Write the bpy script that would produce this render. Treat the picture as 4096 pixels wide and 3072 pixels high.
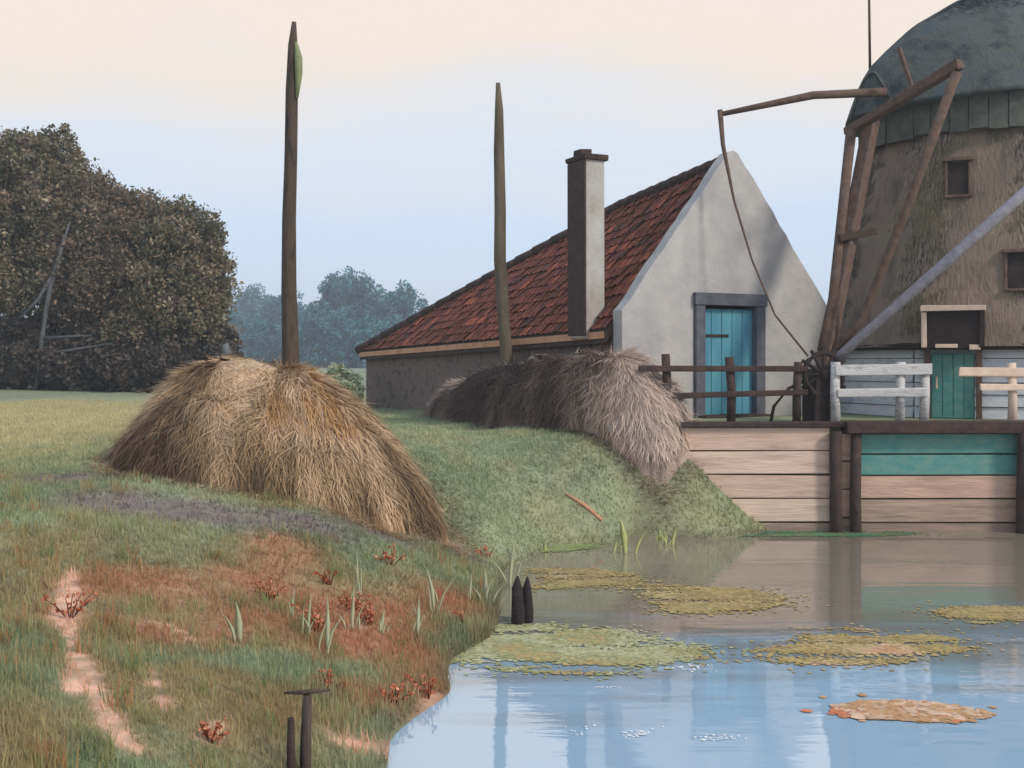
import bpy, math, random
import numpy as np
from mathutils import Vector, Matrix
random.seed(7); RNG = np.random.default_rng(7)
for _o in list(bpy.data.objects): bpy.data.objects.remove(_o)
SC = bpy.context.scene; COL = SC.collection
# ------------------------------------------------------------------ camera
F = 1098.0; HY = 362.0; EYE = 2.8
cam = bpy.data.cameras.new('camera'); co = bpy.data.objects.new('camera', cam); COL.objects.link(co)
co.location = (0, 0, EYE); co.rotation_euler = (math.radians(90), 0, 0)
cam.sensor_width = 36; cam.lens = F/1024*36; cam.shift_y = -(384-HY)/1024; cam.clip_start = .1; cam.clip_end = 4000
SC.camera = co
# ------------------------------------------------------------------ sky + sun
SUN_AZ = Vector((0.80, -0.60)); SUN_EL = math.radians(38)
W = bpy.data.worlds.new('World'); SC.world = W; W.use_nodes = True
nt = W.node_tree; nt.nodes.clear(); N = nt.nodes.new; L = nt.links.new
out = N('ShaderNodeOutputWorld'); bg = N('ShaderNodeBackground'); L(bg.outputs[0], out.inputs[0])
sky = N('ShaderNodeTexSky'); sky.sky_type = 'NISHITA'; sky.sun_disc = False
sky.sun_elevation = SUN_EL; sky.sun_rotation = math.atan2(SUN_AZ.x, SUN_AZ.y); sky.dust_density = 3.0; sky.air_density = 1.0
skm = N('ShaderNodeVectorMath'); skm.operation = 'SCALE'; skm.inputs['Scale'].default_value = .085
L(sky.outputs[0], skm.inputs[0])
tc = N('ShaderNodeTexCoord'); mp = N('ShaderNodeMapping'); mp.inputs['Scale'].default_value = (1.2, 1.2, 5)
L(tc.outputs['Generated'], mp.inputs[0])
nz = N('ShaderNodeTexNoise'); nz.inputs['Scale'].default_value = 2.2; nz.inputs['Detail'].default_value = 6; L(mp.outputs[0], nz.inputs['Vector'])
sep = N('ShaderNodeSeparateXYZ'); L(tc.outputs['Generated'], sep.inputs[0])
ad = N('ShaderNodeMath'); ad.operation = 'MULTIPLY_ADD'; ad.inputs[1].default_value = .20; L(nz.outputs['Fac'], ad.inputs[0]); L(sep.outputs['Z'], ad.inputs[2])
cr = N('ShaderNodeValToRGB'); L(ad.outputs[0], cr.inputs[0])   # thin high veil of cloud: bluish low, creamy higher, broken above
e = cr.color_ramp.elements
e[0].position = 0.0; e[0].color = (.93, .98, 1.04, 1)
e[1].position = 1.0; e[1].color = (.50, .66, .90, 1)
for p, c in ((.12, (.80, .93, 1.10)), (.22, (.74, .89, 1.10)), (.29, (.86, .91, .99)), (.37, (1.06, .92, .78)), (.44, (1.02, .92, .82)), (.56, (.66, .82, 1.06))):
    q = e.new(p); q.color = (*c, 1)
mx = N('ShaderNodeMixRGB'); mx.inputs[0].default_value = .9; L(skm.outputs[0], mx.inputs[1]); L(cr.outputs[0], mx.inputs[2])
L(mx.outputs[0], bg.inputs[0]); bg.inputs[1].default_value = 1.0
sl = bpy.data.lights.new('sun', 'SUN'); sl.energy = 2.5; sl.angle = math.radians(10); sl.color = (1, .93, .82)
so = bpy.data.objects.new('sun', sl); COL.objects.link(so); so.location = (20, -20, 30)
sd = Vector((SUN_AZ.x*math.cos(SUN_EL), SUN_AZ.y*math.cos(SUN_EL), math.sin(SUN_EL)))
so.rotation_euler = sd.to_track_quat('Z', 'Y').to_euler()
SC.view_settings.view_transform = 'Standard'; SC.view_settings.look = 'None'; SC.view_settings.gamma = 1
SC.view_settings.exposure = 0.0; SC.view_settings.use_curve_mapping = False
SC.render.resolution_x = 1024; SC.render.resolution_y = 768

# ------------------------------------------------------------------ helpers
def S(r, g, b):                                     # sRGB 0..255 -> linear
    f = lambda v: (v/12.92 if v <= .04045 else ((v+.055)/1.055)**2.4)
    return tuple(f(v/255) for v in (r, g, b))
def px(x, y, d): return Vector(((x-512)/F*d, d, EYE-(y-HY)/F*d))
def px_water(x, y): return px(x, y, F*EYE/(y-HY))

def mat(name, c1, c2=None, scale=3.0, rough=.9, bump=.3, bscale=None, stretch=(1, 1, 1), attr=False, amt=1.0, translucent=0, spec=.25, c3=None, bstretch=None):
    m = bpy.data.materials.new(name); m.use_nodes = True; t = m.node_tree; n = t.nodes; l = t.links
    b = n['Principled BSDF']; b.inputs['Roughness'].default_value = rough; b.inputs['Specular IOR Level'].default_value = spec
    tcn = n.new('ShaderNodeTexCoord'); mpn = n.new('ShaderNodeMapping'); mpn.inputs['Scale'].default_value = stretch; l.new(tcn.outputs['Object'], mpn.inputs[0])
    n1 = n.new('ShaderNodeTexNoise'); n1.inputs['Scale'].default_value = scale; n1.inputs['Detail'].default_value = 8; n1.inputs['Roughness'].default_value = .62
    l.new(mpn.outputs[0], n1.inputs['Vector'])
    ramp = n.new('ShaderNodeValToRGB'); l.new(n1.outputs['Fac'], ramp.inputs[0])
    el = ramp.color_ramp.elements; el[0].position = .34; el[1].position = .66
    c2 = c2 or tuple(v*.7 for v in c1)
    if attr:
        el[0].color = (1-.35*amt,)*3+(1,); el[1].color = (1+.35*amt,)*3+(1,)
        a = n.new('ShaderNodeAttribute'); a.attribute_name = 'col'
        mm = n.new('ShaderNodeMixRGB'); mm.blend_type = 'MULTIPLY'; mm.inputs[0].default_value = 1
        l.new(a.outputs['Color'], mm.inputs[1]); l.new(ramp.outputs[0], mm.inputs[2]); csock = mm.outputs[0]
    else:
        el[0].color = (*c1, 1); el[1].color = (*c2, 1)
        if c3:
            q = el.new(.5); q.color = (*c3, 1)
        csock = ramp.outputs[0]
    l.new(csock, b.inputs['Base Color'])
    if bump:
        mp2 = n.new('ShaderNodeMapping'); mp2.inputs['Scale'].default_value = bstretch or stretch; l.new(tcn.outputs['Object'], mp2.inputs[0])
        n2 = n.new('ShaderNodeTexNoise'); n2.inputs['Scale'].default_value = bscale or scale*6; n2.inputs['Detail'].default_value = 5; l.new(mp2.outputs[0], n2.inputs['Vector'])
        bp = n.new('ShaderNodeBump'); bp.inputs['Strength'].default_value = bump; bp.inputs['Distance'].default_value = .03
        l.new(n2.outputs['Fac'], bp.inputs['Height']); l.new(bp.outputs[0], b.inputs['Normal'])
    if translucent:
        tr = n.new('ShaderNodeBsdfTranslucent'); l.new(csock, tr.inputs[0]); ms = n.new('ShaderNodeMixShader'); ms.inputs[0].default_value = translucent
        l.new(b.outputs[0], ms.inputs[1]); l.new(tr.outputs[0], ms.inputs[2]); l.new(ms.outputs[0], n['Material Output'].inputs[0])
    return m

def tag(o, label=None, cat=None, group=None, kind=None):
    for k, v in (('label', label), ('category', cat), ('group', group), ('kind', kind)):
        if v: o[k] = v
    return o
def thing(name, loc, label, cat, group=None):
    o = bpy.data.objects.new(name, None); COL.objects.link(o); o.location = loc; o.empty_display_size = .3
    return tag(o, label, cat, group)
def origin_world(p):
    v = Vector((0, 0, 0))
    while p: v = v+p.location; p = p.parent
    return v
def link(name, me, m, parent=None, smooth=False, origin=None):
    """mesh is in world coordinates; its origin is moved to `origin` (or its own centre)"""
    o = bpy.data.objects.new(name, me); COL.objects.link(o)
    if m: me.materials.append(m)
    if smooth: me.polygons.foreach_set('use_smooth', [True]*len(me.polygons))
    if origin is None: c = Vector((0, 0, 0))
    else: c = Vector(origin); me.transform(Matrix.Translation(-c))
    if parent: o.parent = parent; o.location = c-origin_world(parent)
    else: o.location = c
    return o
def mk(name, V, Fc, m, parent=None, smooth=False, col=None, origin=None, bevel=0):
    me = bpy.data.meshes.new(name); me.from_pydata([tuple(v) for v in V], [], [tuple(f) for f in Fc]); me.update()
    if col is not None: setcol(me, col)
    o = link(name, me, m, parent, smooth, origin)
    if bevel:
        b = o.modifiers.new('bevel', 'BEVEL'); b.width = bevel; b.segments = 2; b.limit_method = 'ANGLE'
    return o
def setcol(me, col):
    a = me.color_attributes.new('col', 'FLOAT_COLOR', 'POINT'); c = np.ones((len(me.vertices), 4), np.float32); c[:, :3] = col
    a.data.foreach_set('color', c.ravel())
def mknp(name, V, T, m, parent=None, smooth=False, col=None, nper=3):
    """V (n,3) array, T (k,nper) index array"""
    me = bpy.data.meshes.new(name); k = len(T)
    me.vertices.add(len(V)); me.vertices.foreach_set('co', np.asarray(V, np.float32).ravel())
    me.loops.add(k*nper); me.loops.foreach_set('vertex_index', np.asarray(T, np.int32).ravel())
    me.polygons.add(k); me.polygons.foreach_set('loop_start', np.arange(k, dtype=np.int32)*nper)
    me.update(calc_edges=True)
    if col is not None: setcol(me, col)
    return link(name, me, m, parent, smooth)
BOXF = ((0, 1, 3, 2), (4, 6, 7, 5), (0, 4, 5, 1), (2, 3, 7, 6), (0, 2, 6, 4), (1, 5, 7, 3))
def boxv(c, ax, ay, az, j=0):
    c = Vector(c); V = []
    for sx in (-.5, .5):
        for sy in (-.5, .5):
            for sz in (-.5, .5):
                v = c+Vector(ax)*sx+Vector(ay)*sy+Vector(az)*sz
                V.append(v+Vector((random.uniform(-j, j), random.uniform(-j, j), random.uniform(-j, j))))
    return V
def box(name, c, ax, ay, az, m, parent=None, j=0, bevel=.008): return mk(name, boxv(c, ax, ay, az, j), BOXF, m, parent, bevel=bevel)
def beam(name, p0, p1, w, h, m, parent=None, j=.004, up=(0, 0, 1), bevel=.01):
    p0, p1 = Vector(p0), Vector(p1); d = p1-p0; u = Vector(up)
    if abs(d.normalized().dot(u)) > .95: u = Vector((0, 1, 0))
    s = d.cross(u).normalized(); u2 = s.cross(d).normalized()
    return box(name, (p0+p1)/2, d, s*w, u2*h, m, parent, j, bevel)
def tubev(pts, rad, n=8, wob=0):
    V, Fc = [], []; P = [Vector(p) for p in pts]
    for i, p in enumerate(P):
        d = (P[min(i+1, len(P)-1)]-P[max(i-1, 0)]).normalized(); a = Vector((0, 1, 0)) if abs(d.z) > .7 else Vector((0, 0, 1))
        s = d.cross(a).normalized(); u = s.cross(d)
        for k in range(n):
            t = 2*math.pi*k/n; r = rad[i]*(1+random.uniform(-wob, wob)); V.append(p+s*math.cos(t)*r+u*math.sin(t)*r)
    for i in range(len(P)-1):
        for k in range(n): Fc.append((i*n+k, i*n+(k+1) % n, (i+1)*n+(k+1) % n, (i+1)*n+k))
    Fc.append(tuple(range(n))[::-1]); Fc.append(tuple(range((len(P)-1)*n, len(P)*n)))
    return V, Fc
def tube(name, pts, rad, m, parent=None, n=8, wob=0):
    V, Fc = tubev(pts, rad, n, wob); return mk(name, V, Fc, m, parent, smooth=True)
def path(p0, p1, n, j): 
    p0, p1 = Vector(p0), Vector(p1)
    return [p0.lerp(p1, i/(n-1))+Vector((random.uniform(-j, j), random.uniform(-j, j), 0))*(0 < i < n-1) for i in range(n)]
def smooth01(t): t = np.clip(t, 0, 1); return t*t*(3-2*t)
_H = RNG.random((64, 64))
def vnoise(x, y):
    xi = np.floor(x).astype(int); yi = np.floor(y).astype(int); fx = smooth01(x-xi); fy = smooth01(y-yi)
    g = lambda a, b: _H[a % 64, b % 64]
    return (g(xi, yi)*(1-fx)+g(xi+1, yi)*fx)*(1-fy)+(g(xi, yi+1)*(1-fx)+g(xi+1, yi+1)*fx)*fy
def fbm(x, y, o=4): return sum(vnoise(x*2**k+17*k, y*2**k+5*k)*.5**k for k in range(o))/sum(.5**k for k in range(o))

# ------------------------------------------------------------------ terrain
CP = np.array([
 (4.27,18.2,0),(2.04,17.5,0),(.73,16.8,0),(0,15.1,0),(-.14,12.9,0),(-.22,11.1,0),(-.60,10.1,0),(-.52,9.3,0),(-.74,8.7,0),(-.9,8.1,0),(-.86,7.5,0),(-1.25,6.2,0),(-1.5,5,0),
 (0,4.3,0),(4,4,0),(10,3.4,0),(16,3.4,0),
 (2,14,-.7),(4,10,-.8),(8,8,-.9),(12,14,-.8),(6,17.5,-.8),(5,16,-.7),(1.5,11,-.6),(.8,8.5,-.6),(.3,6.8,-.5),(3,6,-.8),(9,17.8,-.8),(14,17.8,-.8),(18,10,-.9),
 (-.94,15.4,.42),(-5.4,15,1.42),(-3.2,15,1.08),(-3.45,13.5,1.2),(-2.3,13.6,.92),(-.89,14.5,.40),(-2.56,5.5,.72),(-3.7,8,.72),(-4.9,10.5,.95),(-2.0,9.5,.38),(-1.6,11.5,.45),
 (-8,17,1.5),(-6.5,14,1.3),(-6,8,1.0),(-8,10,1.2),(-5,4,1.0),(-3,2,1.0),(0,2,.9),(4,2,.8),(10,1.6,.8),
 (-3.8,26,1.5),(-.95,20,1.45),(.13,17.7,1.02),(1.39,17.5,.72),(2.3,17.9,1.1),(2.8,18.2,1.26),(3.45,18.2,.68),(-.93,16.5,1.0),(-.45,15.6,.55),
 (-1.5,19.5,1.6),(1.88,19.5,1.79),(6.2,21.7,1.79),(-4.5,32,1.45),(-.5,24,1.65),(0,40,1.7),(-8,30,1.58),(-15,25,1.6),(-15,44,1.8),(10,30,1.79),(12,42,1.79),(-15,10,1.5),(-15,2,1.4),(1.8,19,1.72),(-22,34,1.75)])
def _k(r2): return np.where(r2 > 1e-12, .5*r2*np.log(np.maximum(r2, 1e-12)), 0)
_n = len(CP); _A = np.zeros((_n+3, _n+3)); _d = ((CP[:, None, :2]-CP[None, :, :2])**2).sum(-1)
_A[:_n, :_n] = _k(_d)+np.eye(_n)*.02; _A[:_n, _n] = 1; _A[:_n, _n+1:] = CP[:, :2]; _A[_n:, :_n] = _A[:_n, _n:].T
_w = np.linalg.solve(_A, np.concatenate([CP[:, 2], np.zeros(3)]))
def H(x, y):
    x = np.atleast_1d(np.asarray(x, float)); y = np.atleast_1d(np.asarray(y, float)); z = np.empty(x.shape)
    for s in range(0, len(x), 20000):
        a, b = x[s:s+20000], y[s:s+20000]
        z[s:s+20000] = _k((a[:, None]-CP[None, :, 0])**2+(b[:, None]-CP[None, :, 1])**2)@_w[:_n]+_w[_n]+_w[_n+1]*a+_w[_n+2]*b
    z = np.clip(z, -1, 2.0)
    river = -1+2.79*np.clip((4.4-y)/3, 0, 1)**.6+2.79*np.clip((y-18.3)/.1, 0, 1)   # the waterway beyond the modelled stretch
    river = np.minimum(river, 1.79)
    fr = smooth01((x-12)/5); z = z*(1-fr)+river*fr
    far = smooth01((np.hypot(x, y-20)-24)/16)*np.where((x > 8) & (y < 25), 0, 1); z = z*(1-far)+1.79*far
    st = np.clip((y-18.30)/.05, 0, 1)*smooth01((x-1.9)/.9); z = z*(1-st)+1.78*st           # ground backfilled behind the plank wall
    return z+(fbm(x*1.3+40, y*1.3)-.5)*.10*np.clip(np.abs(z)*3, .1, 1)*(1-st*.8)
def Hs(x, y): return float(H([x], [y])[0])
def px_ground(x, y):
    d = 4.0
    while d < 120:
        p = px(x, y, d)
        if p.z <= max(Hs(p.x, p.y), 0): return Vector((p.x, p.y, max(Hs(p.x, p.y), 0)))
        d += .05 if d < 25 else .4
    return p
G_A, G_B, G_C = S(164, 170, 136), S(140, 150, 116), S(178, 170, 132)
RUST, PEACH, HAY_SHADE, OLIVE = S(174, 122, 92), S(220, 172, 146), S(124, 110, 106), S(164, 142, 106)
BLOBS = []                                        # ground patches: (x, y, rx, ry, colour, strength, grass factor)
def blob(x, y, rx, ry, c, s, g): p = px_ground(x, y); BLOBS.append((p.x, p.y, rx, ry, c, s, g))
for x, y in ((262, 585), (318, 606), (388, 612), (340, 640), (232, 622), (290, 560), (400, 655), (160, 585), (445, 600)): blob(x, y, .75, .8, RUST, .95, .5)
for x, y in ((110, 575), (205, 640), (150, 632), (372, 705), (420, 690), (80, 590), (270, 540)): blob(x, y, .45, .5, RUST, .8, .6)
for x, y in ((300, 715), (240, 700), (180, 610), (330, 580), (60, 545)): blob(x, y, .7, .7, OLIVE, .8, .8)
STRIPS = []                                       # bare sandy strips: polylines on the ground with widths
for pts in ([(70, 575, .10), (68, 600, .16), (62, 622, .20), (72, 645, .07), (84, 668, .13), (74, 690, .10), (70, 702, .04)], [(84, 664, .08), (96, 682, .06), (102, 706, .10), (112, 728, .13), (122, 745, .14)],
            [(154, 672, .04), (158, 690, .05), (164, 712, .04)], [(206, 742, .12), (216, 730, .11), (222, 722, .05)], [(190, 640, .04), (170, 628, .05), (152, 622, .04)], [(322, 730, .05), (345, 748, .18), (390, 752, .22), (420, 740, .16)], [(418, 690, .12), (434, 700, .14), (424, 718, .14)]):
    STRIPS.append([(*px_ground(x, y)[:2], w) for x, y, w in pts])
for x, y in ((110, 500), (170, 512), (225, 518), (60, 480), (300, 522), (370, 530), (430, 540)): blob(x, y, .9, .6, HAY_SHADE, 1.0, .25)  # haystack's shade painted into the ground colour, with the grass thinned
for x, y in ((60, 425), (20, 410), (100, 418)): blob(x, y, 5, 9, S(186, 176, 134), 1.1, .8)
def gcol(x, y):
    n1 = fbm(x*.5+3, y*.5+9); n2 = fbm(x*2.2+31, y*2.2+7); n3 = fbm(x*.9+60, y*.9+22)
    a, b, c = np.array(G_A), np.array(G_B), np.array(G_C)
    t = smooth01((n1-.3)/.4)[:, None]; u = smooth01((n2-.42)/.3)[:, None]
    C = (a*(1-t)+b*t)*(1-.45*u)+c*.45*u; g = np.ones(len(x))
    nearshore = np.clip((13-y)/4, 0, 1)*np.clip((x+7)/2, 0, 1)*smooth01((n3-.36)/.2)*.8
    C = C*(1-nearshore[:, None])+np.array(OLIVE)*nearshore[:, None]
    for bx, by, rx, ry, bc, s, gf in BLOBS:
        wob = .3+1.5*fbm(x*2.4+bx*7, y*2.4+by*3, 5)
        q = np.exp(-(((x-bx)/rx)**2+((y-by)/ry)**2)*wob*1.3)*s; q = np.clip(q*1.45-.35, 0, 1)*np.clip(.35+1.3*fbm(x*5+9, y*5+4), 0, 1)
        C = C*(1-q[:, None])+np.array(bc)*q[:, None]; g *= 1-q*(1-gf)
    for st in STRIPS:
        dm = np.full(len(x), 9.0)
        for (x0, y0, w0), (x1, y1, w1) in zip(st[:-1], st[1:]):
            dx, dy = x1-x0, y1-y0; tt = np.clip(((x-x0)*dx+(y-y0)*dy)/(dx*dx+dy*dy), 0, 1)
            dm = np.minimum(dm, np.hypot(x-x0-dx*tt, y-y0-dy*tt)/(w0+(w1-w0)*tt))
        q = 1-smooth01((dm*(.5+1.5*fbm(x*7, y*7))-.5)/.6); C = C*(1-q[:, None])+np.array(PEACH)*q[:, None]; g *= 1-q*.88
    mud = np.clip(1-H(x, y)/.05, 0, 1)*.6; C = C*(1-mud[:, None])+np.array(S(104, 88, 66))*mud[:, None]
    return C, g
def axis(a, b, st, lo, hi, extra=()):
    v = list(np.arange(a, b+1e-6, st)); s = st
    while v[-1] < hi: s *= 1.22; v.append(min(v[-1]+s, hi))
    s = st
    while v[0] > lo: s *= 1.22; v.insert(0, max(v[0]-s, lo))
    return np.array(sorted(set(v) | set(extra)))
gx = axis(-13, 13, .14, -690, 690); gy = axis(2, 30, .13, -120, 690, (18.29, 18.36))
XX, YY = np.meshgrid(gx, gy); xx, yy = XX.ravel(), YY.ravel(); zz = H(xx, yy)
nx, ny = len(gx), len(gy); I = np.arange(nx*ny).reshape(ny, nx)
Q = np.stack([I[:-1, :-1], I[:-1, 1:], I[1:, 1:], I[1:, :-1]], -1).reshape(-1, 4)
_g = gcol(xx, yy)[1]; GD = 1-.30*np.clip(_g, 0, 1)     # soil shows dark between blades, bare sand stays pale
M_ground = mat('meadow_ground', (1, 1, 1), attr=True, scale=4, bump=.45, bscale=14, amt=.6)
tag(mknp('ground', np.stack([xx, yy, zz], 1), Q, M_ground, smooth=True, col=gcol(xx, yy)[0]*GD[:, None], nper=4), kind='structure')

# ------------------------------------------------------------------ water
M_water = bpy.data.materials.new('canal_water'); M_water.use_nodes = True; t = M_water.node_tree; b = t.nodes['Principled BSDF']
b.inputs['Roughness'].default_value = .03; b.inputs['IOR'].default_value = 2.7
tcn = t.nodes.new('ShaderNodeTexCoord'); mpn = t.nodes.new('ShaderNodeMapping'); mpn.inputs['Scale'].default_value = (.55, 2.4, 1); t.links.new(tcn.outputs['Object'], mpn.inputs[0])
n1 = t.nodes.new('ShaderNodeTexNoise'); n1.inputs['Scale'].default_value = 1.6; n1.inputs['Detail'].default_value = 4; t.links.new(mpn.outputs[0], n1.inputs['Vector'])
bp = t.nodes.new('ShaderNodeBump'); bp.inputs['Strength'].default_value = .09; bp.inputs['Distance'].default_value = .05
t.links.new(n1.outputs['Fac'], bp.inputs['Height']); t.links.new(bp.outputs[0], b.inputs['Normal'])
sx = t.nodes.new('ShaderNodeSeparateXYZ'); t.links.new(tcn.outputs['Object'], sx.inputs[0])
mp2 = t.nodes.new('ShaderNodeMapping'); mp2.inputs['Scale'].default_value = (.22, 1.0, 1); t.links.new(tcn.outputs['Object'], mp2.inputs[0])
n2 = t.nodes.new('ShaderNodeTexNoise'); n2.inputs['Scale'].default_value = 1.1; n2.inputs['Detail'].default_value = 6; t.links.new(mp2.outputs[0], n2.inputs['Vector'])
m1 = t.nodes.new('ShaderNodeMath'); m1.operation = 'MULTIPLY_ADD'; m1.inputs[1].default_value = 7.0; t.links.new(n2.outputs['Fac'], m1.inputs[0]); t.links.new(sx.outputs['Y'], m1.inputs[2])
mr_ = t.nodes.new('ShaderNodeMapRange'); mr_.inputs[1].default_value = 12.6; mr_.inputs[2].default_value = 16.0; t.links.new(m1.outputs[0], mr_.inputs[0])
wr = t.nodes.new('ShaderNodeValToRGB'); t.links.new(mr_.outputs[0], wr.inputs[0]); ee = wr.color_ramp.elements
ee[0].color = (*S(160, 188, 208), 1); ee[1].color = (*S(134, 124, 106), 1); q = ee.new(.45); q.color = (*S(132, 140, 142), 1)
t.links.new(wr.outputs[0], b.inputs['Base Color'])
mk_w = mk('water', [(-8, 1.5, 0), (685, 1.5, 0), (685, 18.33, 0), (-8, 18.33, 0)], [(0, 1, 2, 3)], M_water); tag(mk_w, kind='structure')

# ------------------------------------------------------------------ farmhouse
M_white = mat('limewash', S(188, 183, 180), S(164, 160, 160), scale=1.3, bump=.5, bscale=7, c3=S(176, 171, 168))
M_brick = mat('tarred_brick', S(108, 98, 96), S(78, 72, 74), scale=5, bump=.7, bscale=16, c3=S(122, 106, 98))
M_tile = mat('pantile', (1, 1, 1), attr=True, scale=7, bump=.4, bscale=30, amt=.9)
M_fascia = mat('ochre_board', S(206, 160, 128), S(180, 132, 104), scale=3, stretch=(1, 1, 1), bump=.2)
M_darkwood = mat('tarred_wood', S(52, 42, 38), S(76, 62, 52), scale=6, bump=.5, bscale=30)
M_dgrey = mat('grey_door_frame', S(104, 104, 112), S(84, 84, 92), scale=5, bump=.25)
M_teal = mat('teal_paint', S(98, 164, 176), S(82, 140, 166), scale=3, stretch=(1, 1, .35), bump=.15, rough=.6)
M_teal2 = mat('green_teal_paint', S(74, 138, 134), S(112, 150, 138), scale=4, stretch=(1, 1, 2), bump=.25, rough=.7)
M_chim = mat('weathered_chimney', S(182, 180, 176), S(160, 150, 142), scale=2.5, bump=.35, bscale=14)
M_darkbrick = mat('dark_brick', S(82, 66, 60), S(62, 50, 48), scale=6, bump=.6, bscale=18)
wd = Vector((-.457, .889, 0)).normalized(); gd = Vector((.889, .457, 0)).normalized(); gn = -wd
C0 = Vector((1.88, 19.5, 0)); GW = 4.9; HL = 13.2; Z0 = 1.74
def hp(a, s, z): return Vector((C0.x, C0.y, 0))+gd*a+wd*s+Vector((0, 0, z))
ZE, ZEf, ZA, ZB, SB = 3.58, 3.30, 6.55, 6.12, 4.0
house = thing('farmhouse', hp(GW/2, HL/2, Z0), 'low farmhouse with whitewashed gable, rust red roof and tall chimney', 'house')
# gable wall with its own thickness, slightly proud of the roof; door opening cut by building it in pieces
DW, DH = .80, 2.24; DC = GW/2-.10; da0, da1 = DC-DW, DC+DW
def zroof(a): return ZE+(ZA-ZE)*(1-abs(a-GW/2)/(GW/2))
def wallpoly(name, poly, s0, s1, m):
    n = len(poly); V = [hp(a, s0, z) for a, z in poly]+[hp(a, s1, z) for a, z in poly]
    Fc = [tuple(range(n)), tuple(range(2*n-1, n-1, -1))]+[(i, i+n, (i+1) % n+n, (i+1) % n) for i in range(n)]
    return mk(name, V, Fc, m, house, bevel=.015)
P_ = .13
wallpoly('gable_wall', [(0, Z0-.4), (da0, Z0-.4), (da0, Z0+DH), (da1, Z0+DH), (da1, Z0-.4), (GW, Z0-.4), (GW+.02, zroof(0)+P_)]+[(GW+.02-(GW/2-.08)*k_/14+random.uniform(-.02, .02), zroof(0)+P_+(ZA+.05-ZE)*k_/14+random.uniform(-.015, .015)) for k_ in range(1, 14)]+[(GW/2+.1, ZA+P_+.03), (GW/2, ZA+P_+.07), (GW/2-.1, ZA+P_+.03)]+[(GW/2-.1-(GW/2-.08)*k_/14+random.uniform(-.02, .02), ZA+P_+.03-(ZA+.03-ZE)*k_/14+random.uniform(-.015, .015)) for k_ in range(1, 14)]+[(-.02, zroof(0)+P_)], -.16, .14, M_white)
def sink(o):                                       # the wall head follows the sagging eave
    for v in o.data.vertices:
        if v.co.z > 2.6 and (Vector((v.co.x, v.co.y, 0))-Vector((C0.x, C0.y, 0))).dot(wd) > HL-.5: v.co.z -= ZE-ZEf+.06
sink(wallpoly('side_wall', [(0, Z0-.5), (.22, Z0-.5), (.22, ZE-.10), (0, ZE-.14)], .14, HL, M_brick))
sink(wallpoly('side_wall', [(GW-.22, Z0-.5), (GW, Z0-.5), (GW, ZE-.14), (GW-.22, ZE-.10)], .14, HL, M_brick))
wallpoly('rear_wall', [(.22, Z0-.5), (GW-.22, Z0-.5), (GW-.22, ZEf-.06), (.22, ZEf-.06)], HL-.22, HL-.01, M_brick)
door = box('door', hp(DC, -.02, Z0+DH/2-.08), gd*1.24, wd*.07, Vector((0, 0, DH-.22)), M_teal, house)
for k in range(5): box('plank', hp(DC-.48+k*.24, -.075, Z0+DH/2-.09), gd*.228, wd*.03, Vector((0, 0, DH-.26)), M_teal, door, j=.002)
for z in (.45, 1.55): box('hinge', hp(DC-.25, -.105, Z0+z), gd*.55, wd*.02, Vector((0, 0, .05)), M_darkwood, door)
for a in (da0+.10, da1-.10): box('door_frame', hp(a, -.13, Z0+DH/2-.02), gd*.21, wd*.20, Vector((0, 0, DH+.02)), M_dgrey, house, j=.004)
box('door_lintel', hp(DC, -.14, Z0+DH-.02), gd*(2*DW+.06), wd*.23, Vector((0, 0, .22)), M_dgrey, house, j=.006)
box('threshold', hp(DC, -.2, Z0+.02), gd*1.5, wd*.5, Vector((0, 0, .14)), M_darkbrick, house)
# roof: sheathing + pantiles (too far to pick apart singly in the picture)
OV = .16
def roof_pts(side):
    a0 = -OV if side < 0 else GW+OV; zo = -OV*(ZA-ZE)/(GW/2)
    return hp(a0, .14, ZE+zo), hp(a0, HL+.06, ZEf+zo), hp(GW/2, SB, ZB), hp(GW/2, .14, ZA)
def tiles(side):
    E0, E1, B, A = roof_pts(side); V, Fc, C = [], [], []
    rows, cols = 15, 60; nrm = (E1-E0).cross(A-E0).normalized()
    if nrm.z < 0: nrm = -nrm
    for r in range(rows):
        for c in range(cols):
            u0, u1 = c/cols, (c+1)/cols; v0, v1 = r/rows, (r+1.25)/rows
            um = (u0+u1)/2; hipu = 1-(1-SB/HL)*((v0+.5/rows))
            if um > hipu+.004: continue
            jit = random.uniform(-.012, .02); tone = random.random(); base = Vector(S(126, 72, 54)).lerp(Vector(S(104, 60, 50)), tone)
            if random.random() < .10: base = Vector(S(154, 88, 62))
            if random.random() < .06: base = Vector(S(88, 58, 50))
            i0 = len(V)
            for vv, lift in ((v0, .04), (min(v1, 1.0), .012)):
                for k in range(5):
                    uu = u0+(u1-u0)*(k/4*1.08-.04); ww = math.sin(k/4*2*math.pi)*.022
                    top = A.lerp(B, min(uu*HL/SB, 1)); full = E0.lerp(E1, uu); ridge = A+wd*(uu*HL)-Vector((0, 0, (ZA-ZB)*min(uu*HL/SB, 1)+(ZE-ZEf)*max(0, uu-SB/HL)))
                    V.append(full.lerp(ridge, vv)+nrm*(lift+ww+jit)); C.append(tuple(base))
            for k in range(4): Fc.append((i0+k, i0+k+1, i0+6+k, i0+5+k))
    return V, Fc, C
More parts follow.
